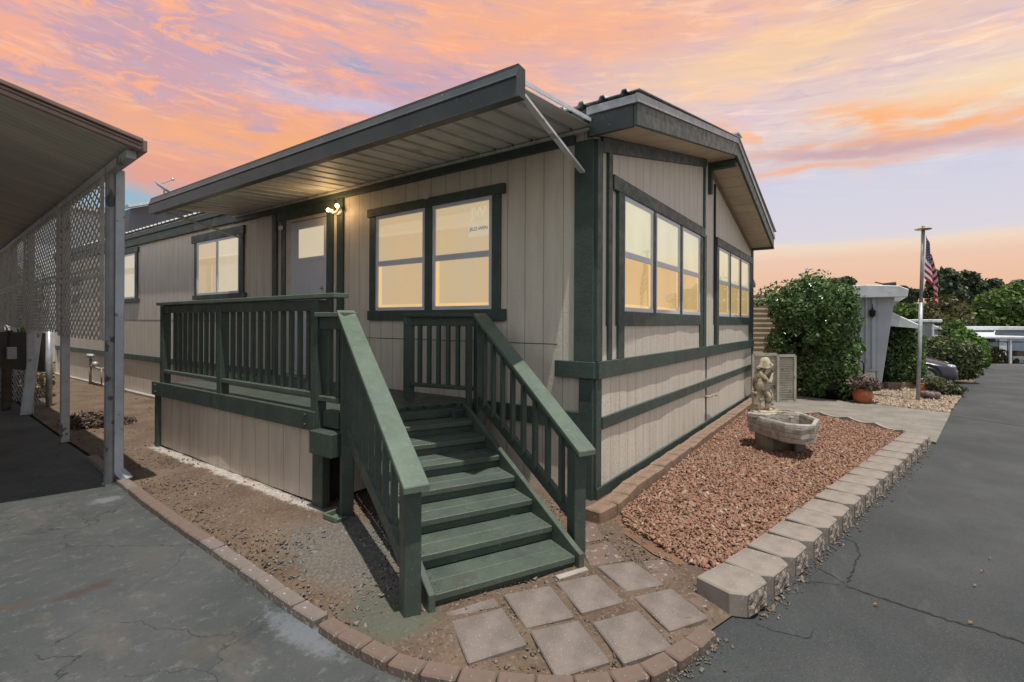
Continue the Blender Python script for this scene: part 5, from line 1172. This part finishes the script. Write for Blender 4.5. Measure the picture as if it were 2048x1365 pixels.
yprism([(-2.08, 0), (-2.15, 0), (-2.40, 2.15), (-2.08, 2.15)], 9.85, 20).build('nose', G['wh'], wh, .01)
yprism([(-2.08, 0), (-2.08, 2.15), (-.5, 2.15), (-.5, 0)], 9.875, 20).build('body', G['wh'], wh)
yprism([(-2.60, 2.10), (-2.62, 2.26), (-2.45, 2.34), (-1.9, 2.38), (-.9, 2.36), (-.5, 2.28), (-.45, 2.10)], 9.62, 20.2).build('roof', G['white_metal'], wh, .01)
MB().box(9.79, 9.86, -2.12, -.5, .47, .50).build('belt_strip', G['wh'], wh); MB().box(9.835, 9.865, -2.05, -1.85, .02, .46).build('access_door', G['white_metal'], wh, .01)
MB().box(9.6, 9.85, -1.45, -1.25, 2.0, 2.1).build('soffit_box', G['white_metal'], wh)
ln_ = thing('wall_lantern', None, None); ln_.parent = wh
MB().lathe((9.78, -2.0, 1.66), [(.01, 0), (.045, .03), (.06, .05), (.06, .13), (.075, .135), (.03, .18), (.012, .22)], 10).tube([(9.78, -2.0, 1.87), (9.82, -2.0, 1.95), (9.87, -2.0, 1.93)], .01, 6).build('lantern', G['black'], wh, smooth=True)
bpy.data.objects.remove(ln_)
vs = []; pr = []; x_ = 10.1
while x_ < 12.2: pr += [(x_, 0), (x_+.05, .02)]; x_ += .1
for xx, h in pr: vs += [(xx, -2.33, 1.78+h), (xx, -2.86, 1.47+h)]
o = MB().add(vs, [(2*i, 2*i+1, 2*i+3, 2*i+2) for i in range(len(pr)-1)]).build('door_awning', G['white_metal'], wh); o.modifiers.new('t', 'SOLIDIFY').thickness = .01
yprism([(-2.33, 1.78), (-2.33, 1.47), (-2.86, 1.42), (-2.86, 1.47)], 10.08, 10.1).build('awning_side', G['white_metal'], wh)
MB().tube([(10.6, -2.2, 2.42), (10.6, -2.45, 2.44)], .05, 8).tube([(10.6, -2.3, 2.42), (10.6, -2.05, 2.50)], .015, 6).build('roof_vent', G['black'], wh)
# tan gravel apron, low wall and its hedge, flagpole
ap_ = [(7.72, -1.75), (7.58, -2.3), (7.33, -3.02), (10.0, -3.50), (11.1, -3.42), (11.2, -2.9), (10.4, -2.2), (9.75, -1.95), (8.6, -1.85)]
sheet('gravel_apron', ap_, .012, M('tan_gravel_soil', (.34, .24, .16), (.26, .18, .12), bst=.5))
X = rng.uniform(7.3, 11.2, 9000); Y = rng.uniform(-3.5, -1.7, 9000); k = inpoly(X, Y, ap_)
g = stones('tan_gravel', np.stack([X[k], Y[k]], 1), .017, G['tangravel'], .018); tag(g, 'tan gravel around the flagpole and mosaic bowl', 'gravel', kind='stuff')
sheet('garden_path', [(8.75, -1.9), (9.15, -1.95), (8.75, -3.27), (8.3, -3.2)], .020, G['concrete'])
lw = thing('low_block_wall', 'low tan block retaining wall in front of the clipped hedge', 'wall', (10.5, -2.4, 0))
for j in range(2): MB().beam(Vector((10.45, -2.25, .045+.085*j)), Vector((11.12, -2.86, .045+.085*j)), .14, .082).build('course', G['brick'], lw, .008)
h2 = thing('clipped_hedge', 'tall narrow clipped hedge between the white home and the flagpole', 'hedge', (11.1, -2.45, .1))
q = W(1806, 11.75); P, N = box_points(q.x-.42, q.x+.42, q.y-.40, q.y+.40, .12, 1.43, 5200, .15); P, _ = lumps(P, N, .04, 5, 8); crown_mesh('foliage', P, N, .045, G['leaf_hedge'], h2, .05, 4, 6, .7)
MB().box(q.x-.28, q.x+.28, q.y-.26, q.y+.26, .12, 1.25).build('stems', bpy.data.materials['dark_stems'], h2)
fpq = thing('flagpole', 'tall grey metal flagpole with gilt top beside the road', 'flagpole', (8.743, -2.719, 0))
fb = Vector((8.743, -2.719, 0)); ftp = W(1845.5, 9.62, HZ(458, 9.62)); MB().tube([fb, fb.lerp(ftp, .58)], .034, 14).tube([fb.lerp(ftp, .58), ftp], .030, 14).build('pole', G['galv'], fpq, smooth=True)
MB().lathe(ftp, [(.02, 0), (.03, .015), (.13, .02), (.14, .035), (.06, .05), (.03, .055), (.02, .07), (.035, .085), (.01, .10)], 12).build('finial', G['brass'], fpq, smooth=True)
# the flag
def flagmat():
    mt, n = base_mat('flag_cloth'); u = n.new('ShaderNodeUVMap').outputs[0]; s = n.sep(u)
    st = n.math('MODULO', n.math('FLOOR', n.math('MULTIPLY', s[1], 13)), 2.)
    c = n.mix(st, (.42, .015, .03), (.72, .72, .76))
    c = n.mix(1., c, (1, 1, 1), 'MULTIPLY')
    can = n.math('MULTIPLY', n.math('LESS_THAN', s[0], .4), n.math('LESS_THAN', s[1], 7/13.))
    cell = n.comb(n.math('SUBTRACT', n.math('FRACT', n.math('MULTIPLY', s[0], 15)), .5), n.math('SUBTRACT', n.math('FRACT', n.math('MULTIPLY', s[1], 16.7)), .5), 0.)
    ln__ = n.new('ShaderNodeVectorMath', operation='LENGTH'); n.put(ln__.inputs[0], cell)
    star = n.math('LESS_THAN', ln__.outputs['Value'], .24)
    c = n.mix(can, c, n.mix(star, (.02, .03, .12), (.7, .7, .75)))
    c = n.mix(n.math('LESS_THAN', s[0], .03), c, (.7, .7, .72))
    n.put(n.p.inputs['Base Color'], c); n.p.inputs['Roughness'].default_value = .8
    out = n.n['Material Output']; t = n.new('ShaderNodeBsdfTranslucent'); n.put(t.inputs[0], c); ms = n.new('ShaderNodeMixShader'); ms.inputs[0].default_value = .3
    n.l.new(n.p.outputs[0], ms.inputs[1]); n.l.new(t.outputs[0], ms.inputs[2]); n.l.new(ms.outputs[0], out.inputs[0]); return mt
def flag():
    nu, nv = 40, 40; top = ftp-Vector((0, 0, .05)); ax = (fb-ftp).normalized(); bm = bmesh.new(); uvl = bm.loops.layers.uv.new('UVMap'); g_ = []
    for j in range(nv+1):
        row = []
        for i in range(nu+1):
            u = i/nu; v = j/nv
            drop = .58*u**.9; r_ = .33*math.sin(min(1, (u*.95+.0))*math.pi*.62)*(.35+.65*min(1, v*1.4))*(1-.30*u)
            fold = .045*math.sin(u*15+v*2.4)*(.3+u)
            p = top+ax*(v*.86+drop)+R0*(.035+r_+.015*math.sin(u*9+v*5))+FW*(fold-.02)
            row.append((bm.verts.new(p-fb), (u, v)))
        g_.append(row)
    for j in range(nv):
        for i in range(nu):
            q4 = (g_[j][i], g_[j][i+1], g_[j+1][i+1], g_[j+1][i]); f = bm.faces.new([a[0] for a in q4]); f.smooth = True
            for lp, a in zip(f.loops, q4): lp[uvl].uv = a[1]
    me = bpy.data.meshes.new('flag'); bm.to_mesh(me); bm.free(); me.materials.append(flagmat())
    o = bpy.data.objects.new('flag', me); COL.objects.link(o); o.location = fb; tag(o, 'American flag hanging limp from the flagpole', 'flag')
flag()

# dark car nosed out behind the flagpole
car = thing('parked_car', 'dark purple grey car with its nose out of a driveway, behind the flagpole', 'car', (12.2, -2.0, 0))
G['carp'] = M('dark_plum_car_paint', (.045, .038, .052), (.05, .042, .056), rough=.22, bst=0, spec=.6, metallic=.3)
def carbody():
    # stations along y: nose to tail (y, half width, sill z, hood/shoulder z, roof z or None)
    x0, x1 = 11.42, 13.08; xc = (x0+x1)/2; st_ = [(-3.66, .60, .22, .42, .44), (-3.60, .74, .17, .50, .53), (-3.45, .80, .15, .56, .62), (-3.1, .83, .15, .62, .71), (-2.6, .83, .15, .66, .78), (-2.35, .83, .15, .68, .84), (-1.75, .83, .15, .70, 1.17), (-1.0, .83, .15, .72, 1.22), (-.2, .83, .15, .72, 1.12), (.4, .81, .17, .70, .86), (.8, .74, .22, .66, .76), (.86, .70, .3, .6, .64)]
    vs = []; n = 12
    for y, hw, zs, zh, zr in st_:
        c_ = [(-hw*.92, zs), (-hw, zs+.06), (-hw, (zs+zh)/2), (-hw*.97, zh-.02), (-hw*.80, zh+(zr-zh)*.35), (-hw*.55, zr), (hw*.55, zr), (hw*.80, zh+(zr-zh)*.35), (hw*.97, zh-.02), (hw, (zs+zh)/2), (hw, zs+.06), (hw*.92, zs)]
        vs += [(xc+a, y, z_) for a, z_ in c_]
    fs = [tuple(range(n-1, -1, -1)), tuple(range((len(st_)-1)*n, len(st_)*n))]
    for i in range(len(st_)-1):
        for k in range(n): fs.append((i*n+k, i*n+(k+1) % n, (i+1)*n+(k+1) % n, (i+1)*n+k))
    o = MB().add(vs, fs).build('body', G['carp'], car); autosmooth(o, 50); m_ = o.modifiers.new('s', 'SUBSURF'); m_.levels = m_.render_levels = 2
    bmz = bmesh.new(); bmz.from_mesh(o.data); bmesh.ops.recalc_face_normals(bmz, faces=bmz.faces[:]); bmz.to_mesh(o.data); bmz.free()
    for yy in (-3.05, .1):
        for xx, sg in ((x0-.004, -1), (x1-.02, 1)):
            w_ = MB().tube([(xx-.012*0, yy, .29), (xx+.2, yy, .29)], .30, 28).build('wheel_arch', G['black'], car)
            MB().tube([(xx-.018, yy, .26), (xx+.17, yy, .26)], .255, 28).build('tyre', G['black'], w_, .02)
            rm = MB().tube([(xx-.026, yy, .26), (xx-.016, yy, .26)], .165, 24)
            for k in range(5):
                a = k*1.2566; rm.beam((xx-.034, yy, .26), (xx-.034, yy+.15*math.cos(a), .26+.15*math.sin(a)), .02, .035, side=(1, 0, 0))
            rm.build('rim', G['galv'], w_)
    for xx in (xc-.62, xc+.62): MB().ball((xx, -3.50, .52), .10, 12, (1., 1.1, .55)).build('headlight', M('headlight_glass', (.5, .52, .58), rough=.1, bst=0), car, smooth=True)
    MB().box(xc-.5, xc+.5, -3.665, -3.60, .20, .32).build('grille', G['black'], car, .02); MB().box(xc-.17, xc+.17, -3.69, -3.665, .30, .40).build('number_plate', G['white_metal'], car)
    MB().add([(xc-.62, -2.33, .86), (xc+.62, -2.33, .86), (xc+.46, -1.80, 1.16), (xc-.46, -1.80, 1.16)], [(0, 1, 2, 3)]).build('windscreen', G['black'], car)
carbody()
h3 = thing('boxy_hedge', 'dark rounded hedge with pale leaf tips directly behind the parked car', 'hedge', (13.8, -2.6, 0))
P, N = box_points(13.15, 14.2, -4.35, -.6, 0, 1.12, 14000, .22); P, _ = lumps(P, N, .07, 3.5, 12); crown_mesh('foliage', P, N, .055, leafmat('dark_hedge_leaf', [(.06, .088, .03), (.10, .13, .042), (.20, .23, .10)], .15, .5), h3, .05, 5, 5)
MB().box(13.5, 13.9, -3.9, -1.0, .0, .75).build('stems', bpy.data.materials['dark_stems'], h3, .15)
def bush(name, label, px, D, rad, zt, n, size, mat, cat='bush', extra=()):
    p = W(px, D); z0 = terr(p.x, p.y); t = thing(name, label, cat, (p.x, p.y, z0)); H_ = zt-z0
    bl = [(p.x, p.y, z0+H_*.5, rad, rad, H_*.52)]+[(W(a, D).x, W(a, D).y, z0+(b_-z0)*.5, c_, c_, (b_-z0)*.52) for a, b_, c_ in extra]
    P, N = blobs_points(bl, n, .6); P, _ = lumps(P, N, rad*.12, 3/rad, int(px)); P[:, 2] = np.maximum(P[:, 2], z0)
    crown_mesh('foliage', P, N, size, mat, t, .08, int(px) % 97, 4/rad)
    MB().tube([(p.x, p.y, z0), (p.x, p.y, z0+H_*.6)], .05, 6).build('stem', G['bark'], t); return t
bush('fresh_bush', 'bright fresh green bush at the road edge beyond the dark hedge', 1930, 17.5, .52, HZ(656, 17.5), 6500, .085, G['leaf_fresh'], extra=((1950, HZ(672, 17.5), .42), (1908, HZ(670, 17.5), .36), (1962, HZ(695, 17.5), .28)))
bush('yellow_bush', 'small yellow flowering bush at the road edge', 1961, 19.0, .27, HZ(724, 19), 900, .07, G['leaf_yellow'])
bush('olive_bush', 'yellow green leafy bush behind the flag and the small grey home', 1906, 24, .55, HZ(634, 24), 2600, .11, G['leaf_bright'], extra=((1922, HZ(655, 24), .5),))
# small grey home in the middle distance
def farbox(name, label, p, dx, dy, ztop, mat, roofmat, cat='house', ov=.3):
    z0 = terr(p.x, p.y)-.3; t = thing(name, label, cat, (p.x, p.y, 0)); MB().box(p.x, p.x+dx, p.y, p.y+dy, z0, ztop).build('wall', mat, t)
    MB().box(p.x-ov, p.x+dx+ov, p.y-ov, p.y+dy+ov, ztop+.002, ztop+.14).build('roof', roofmat, t, .02); return t, z0
G['greywall'] = M('pale_grey_siding', (.42, .45, .50), (.36, .39, .44), rough=.6, stretch=(1, 1, 6), ns=6)
q = W(1868, 25); t, z0 = farbox('grey_home', 'small pale grey home with white roof edge behind the flagpole', q, 5, 9, HZ(641, 25), G['greywall'], G['white_metal'])
q2 = W(1822, 24.5); MB().box(q.x-.02, q.x, q.y+.8, q.y+1.6, .55, 1.3).build('window', G['black'], t); MB().box(q.x-.02, q.x, q.y+2.2, q.y+3.2, .55, 1.3).build('window', G['black'], t)
MB().beam(W(1868, 24.6, HZ(648, 24.6)), W(1898, 24.2, HZ(660, 24.2)), .9, .04).build('window_awning', G['white_metal'], t)
for a in (1832, 1866): MB().tube([W(a, 24.3, -.5), W(a, 24.3, HZ(645, 24.3))], .05, 8).build('post', G['white_metal'], t)
# long white home, its carport and golf cart
lh = W(1950, 45); t = thing('long_white_home', 'long low white home across the end of the road', 'house', (lh.x, lh.y, -1.8))
Dd = (RT-Vector((0, 0, RT.z))).normalized(); Ff = FW
def fbox(px0, px1, D, depth, z0, z1, name, mat, par, bev=0):
    a, b2 = W(px0, D), W(px1, D); mb = MB(); vs = [Vector((p.x, p.y, z_)) for z_ in (z0, z1) for p in (a, b2, b2+Ff*depth, a+Ff*depth)]
    return mb.add(vs, [(0, 3, 2, 1), (4, 5, 6, 7), (0, 1, 5, 4), (1, 2, 6, 5), (2, 3, 7, 6), (3, 0, 4, 7)]).build(name, mat, par, bev)
G['bluegrey'] = M('blue_grey_siding', (.36, .40, .46), (.31, .35, .41), rough=.6, ns=1)
fbox(1928, 2140, 45, 6, -2.1, HZ(656, 45), 'wall', G['bluegrey'], t); fbox(1922, 2150, 44.6, 7, HZ(656, 45)+.002, HZ(649, 45), 'roof', G['white_metal'], t, .03)
for a in (1966, 1980): fbox(a, a+11, 44.9, .2, HZ(680, 45), HZ(672, 45), 'window', G['black'], t)
fbox(1999, 2014, 44.9, .2, -1.8, HZ(674, 45), 'door', G['white_metal'], t)
MB().beam(W(1957, 44.9, HZ(660, 45)), W(1957, 42.9, HZ(668, 43)), 2.9, .05, side=Dd).build('window_awning', G['white_metal'], t)
for a in (1928, 1985): MB().tube([W(a, 43.1, HZ(668, 43)), W(a+6, 44.9, HZ(656, 45))], .04, 6).build('awning_strut', G['white_metal'], t)
c2 = thing('far_carport', 'flat roofed white carport on a slim post over the golf cart', 'carport', tuple(W(2020, 41)))
fbox(1962, 2120, 39.5, 5, HZ(672, 40), HZ(669, 40), 'roof', G['white_metal'], c2)
for a in (2021, 2100): fbox(a, a+3, 39.6, .13, -1.75, HZ(672, 40), 'post', G['white_metal'], c2)
gc = thing('golf_cart', 'white and black golf cart parked under the far carport', 'golf cart', tuple(W(2035, 41.5)))
fbox(2026, 2062, 41, 1.1, -1.5, -1.12, 'body', M('white_cart_body', (.7, .7, .72), rough=.3, bst=0), gc, .08); fbox(2012, 2027, 41.05, 1.0, -1.5, -1.2, 'bonnet', G['black'], gc, .08)
fbox(2034, 2052, 41.1, .9, -1.12, -.7, 'seat', M('tan_seat', (.18, .13, .09)), gc, .05); fbox(2013, 2060, 41, 1.1, .02, .07, 'canopy', G['black'], gc, .02)
for a in (2014, 2058): MB().tube([W(a, 41.05, -1.3), W(a+1, 41.05, .03)], .025, 6).tube([W(a, 42.0, -1.3), W(a+1, 42.0, .03)], .025, 6).build('canopy_frame', G['black'], gc)
for a in (2018, 2034, 2056):
    p = W(a, 40.98, -1.52); MB().tube([p, p+Ff*.12], .24, 14).build('wheel', G['black'], gc)
bush('small_palm', 'small dark bush in front of the long white home wall', 1988, 41, .7, HZ(690, 41), 900, .16, G['leaf_olive'], extra=((1978, HZ(700, 41), .6),))
# painted road marking
a, b2 = W(2000, 20.0), W(2090, 19.6); z_ = terr(a.x, a.y)+.003
MB().add([(a.x, a.y, terr(a.x, a.y)+.002), (b2.x, b2.y, terr(b2.x, b2.y)+.002), (b2.x+Ff.x*.35, b2.y+Ff.y*.35, terr(b2.x+.3, b2.y+.2)+.002), (a.x+Ff.x*.22, a.y+Ff.y*.22, terr(a.x+.2, a.y+.1)+.002)], [(0, 1, 2, 3)]).build('road_marking', M('faded_cream_road_paint', (.45, .42, .33), (.3, .28, .22)))['kind'] = 'structure'

# ------------------------------------------------------------------ distant trees
def treepx(name, label, px, D, bl, n, size, mat, seed, cull=.15, group='trees on the skyline', cat='tree'):
    p = W(px, D); k_ = D/985.; z0 = terr(p.x, p.y) if D < 100 else -1.8
    blobs = []
    for (a, b_, ra, rb) in bl:
        q = W(a, D); blobs.append((q.x-p.x, q.y-p.y, HZ(b_, D)-z0, ra*k_, ra*k_, rb*k_))
    return tree(name, label, (p.x, p.y, z0), blobs, n, size, mat, group, cull, seed, .25)
treepx('eucalyptus_tree', 'tall dark eucalyptus right behind the flag', 1892, 75, [(1868, 578, 16, 26), (1890, 552, 20, 18), (1880, 570, 24, 20), (1900, 590, 26, 30), (1868, 545, 10, 9)], 6500, .42, G['leaf_dark'], 11, .25)
treepx('eucalyptus_tree', 'dark eucalyptus with two rounded heads in the skyline centre right', 1940, 78, [(1935, 556, 19, 18), (1950, 575, 20, 20), (1925, 590, 24, 24), (1918, 560, 12, 14)], 5500, .42, G['leaf_dark'], 12, .25)
treepx('eucalyptus_tree', 'dark eucalyptus with small tufted head between the two headed one and the bright green tree', 1980, 80, [(1983, 566, 18, 12), (1972, 585, 20, 14), (1990, 585, 18, 16), (1998, 575, 10, 10)], 4200, .40, G['leaf_dark'], 13, .3)
treepx('round_tree', 'distant dark rounded tree just above the climbing shrub', 1686, 70, [(1684, 562, 24, 11), (1672, 566, 14, 9), (1700, 568, 12, 9), (1686, 580, 18, 12)], 2600, .36, G['leaf_dark'], 14, .2)
treepx('round_tree', 'small dark tree just right of the white home roof', 1806, 80, [(1803, 580, 12, 10), (1815, 590, 16, 14), (1830, 586, 12, 10)], 2200, .40, G['leaf_dark'], 15, .2)
treepx('olive_tree', 'rust tinged olive green tree behind the small grey home', 1885, 50, [(1890, 615, 30, 26), (1865, 628, 24, 20), (1915, 630, 26, 26), (1895, 645, 30, 20)], 5200, .30, G['leaf_olive'], 16, .12)
treepx('olive_tree', 'low olive tree left of the flagpole behind the white home awning', 1815, 55, [(1815, 622, 26, 18), (1790, 628, 26, 16), (1840, 625, 22, 20), (1820, 640, 35, 14)], 3600, .30, G['leaf_bright'], 17, .12)
treepx('big_green_tree', 'large bright green tree at the right picture edge above the long white home', 2005, 58, [(2000, 610, 42, 34), (2035, 600, 42, 36), (1968, 632, 28, 24), (2060, 605, 40, 44), (1990, 640, 40, 20), (2030, 640, 40, 20)], 15000, .30, G['leaf_bright'], 18, .10)
treepx('round_tree', 'dark tree at the far right edge of the skyline behind the big green tree', 2048, 85, [(2046, 566, 18, 12), (2070, 570, 30, 14)], 2500, .4, G['leaf_dark'], 19, .2)
tl = MB(); P, N = blobs_points([(W(a, 95).x, W(a, 95).y, HZ(628+random.uniform(-8, 8), 95)-1.5, 4.2, 4.2, 4) for a in range(1480, 2100, 22)], 14000, .5); P[:, 2] = np.maximum(P[:, 2], -3); V, F = leaves(P, N, .55)
o = npmesh('tree_line', V, F, G['leaf_dark'], None, at=tuple(W(1800, 95, -1.8))); tag(o, 'far band of dark trees along the horizon', 'trees', kind='stuff')
P, N = blobs_points([(W(a, 60).x, W(a, 60).y, 2.0+random.uniform(-.8, .8), 3.2, 3.2, 3) for a in list(range(-400, 300, 60))], 9000, .5); P[:, 2] = np.maximum(P[:, 2], 0); V, F = leaves(P, N, .4)
o = npmesh('far_woods', V, F, G['leaf_dark'], None, at=tuple(W(0, 60, 0))); tag(o, 'dark band of trees far behind the carport', 'trees', kind='stuff')
# antenna mast above the shrub
am = W(1614, 45); o = MB().tube([(am.x, am.y, -1.8), (am.x, am.y, HZ(534, 45))], .05, 6).tube([W(1607, 45, HZ(545, 45)), W(1621, 45, HZ(541, 45))], .03, 5).tube([W(1610, 45, HZ(552, 45)), W(1618, 45, HZ(536, 45))], .03, 5).ball(W(1614, 45, HZ(540, 45)), .16, 8).build('antenna_mast', G['galv'], None, at=tuple(Vector((am.x, am.y, -1.8)))); tag(o, 'thin rooftop antenna mast rising above the climbing shrub', 'antenna')
wr_ = MB()
for (a, b_, c_) in ((597, 606, 1770), (603, 609, 1770)):
    pts_ = [W(c_+(2200-c_)*t, 38, HZ(a+(b_-a)*t+3*math.sin(math.pi*t), 38)) for t in [i/12 for i in range(13)]]; wr_.tube(pts_, .012, 4)
o = wr_.build('power_lines', G['black'], None, at=tuple(W(1900, 38, 0))); tag(o, 'pair of thin overhead power lines in front of the trees', 'power line')

# ------------------------------------------------------------------ left background
G['nbrgrey'] = M('grey_blue_siding', (.155, .155, .175), (.13, .13, .15), rough=.7, ns=1)
n1 = thing('grey_neighbour_house', 'tall grey house behind the long roof with a satellite dish on it', 'house', (4, 21, 0))
MB().add([(2.75, 20, 0), (9, 20, 0), (9, 20, 5.6), (3.6, 20, 5.95), (2.75, 20, 5.62), (2.75, 27, 0), (9, 27, 0), (9, 27, 5.6), (3.6, 27, 5.95), (2.75, 27, 5.62)], [(0, 1, 2, 3, 4), (9, 8, 7, 6, 5), (0, 4, 9, 5), (1, 6, 7, 2), (4, 3, 8, 9), (3, 2, 7, 8)]).build('wall', G['nbrgrey'], n1)
MB().beam((2.55, 19.85, 5.62), (3.6, 19.85, 6.03), .5, .10).beam((3.6, 19.85, 6.03), (9.2, 19.85, 5.66), .5, .10).build('roof', G['white_metal'], n1)
dsh = thing('satellite_dish', 'grey satellite dish on the roof of the tall grey house', 'satellite dish', (3.62, 19.8, 6.05))
vs = []; n = 20; dc = Vector((3.70, 19.75, 6.45)); ax_ = (R0*.55+Vector((0, 0, .8))+FW*.10).normalized(); u1 = ax_.cross(Vector((0, 0, 1))).normalized(); u2 = ax_.cross(u1)
for j in range(6):
    r_ = .42*j/5+.002
    for k in range(n): a = 2*math.pi*k/n; vs.append(dc+u1*r_*math.cos(a)+u2*r_*1.1*math.sin(a)+ax_*(r_*r_*.6))
o = MB().add(vs, [(j*n+k, j*n+(k+1) % n, (j+1)*n+(k+1) % n, (j+1)*n+k) for j in range(5) for k in range(n)])  .build('dish', G['galv'], dsh, smooth=True); o.modifiers.new('t', 'SOLIDIFY').thickness = .02
MB().tube([dc, dc+Vector((0, 0, -.45))], .03, 8).tube([dc-u2*.3, dc+ax_*.5], .016, 6).ball(dc+ax_*.52, .06, 8).build('arm', G['galv'], dsh)
n2_ = thing('white_neighbour_house', 'white ribbed house wall seen through the lattice above the long roof', 'house', (0, 22, 0))
MB().box(-1.6, 2.5, 22, 28, 0, 5.6).build('wall', G['white_metal'], n2_); MB().box(-1.9, 2.7, 21.7, 28, 5.6, 5.8).build('roof', G['roofmetal'], n2_)
tree('broadleaf_tree', 'bright green leafy tree at the far left edge beyond the lattice', W(-12, 16.5), [(0, 0, 2.6, 1.3, 1.3, 1.3), (.3, .2, 1.6, 1.0, 1., 1.), (-.6, 0, 3.3, 1., 1., .9)], 4500, .10, G['leaf_fresh'], None, .1, 31, .12)
tree('broadleaf_tree', 'green tree beyond the end of the long house, seen through the lattice', W(75, 23), [(0, 0, 2.6, 1.2, 1.2, 1.3), (.5, .2, 1.6, 1.2, 1.2, 1.2), (-.9, 0, 3.4, 1., 1., .9)], 4200, .13, G['leaf_bright'], None, .1, 32, .12)
tree('rooftop_tree', 'small green treetop showing above the long corrugated roof', W(378, 24), [(0, 0, HZ(455, 24), .55, .55, .6), (-.6, 0, HZ(462, 24), .45, .45, .4), (.5, 0, HZ(445, 24), .5, .4, .4)], 1600, .11, G['leaf_bright'], None, .2, 33, .12)
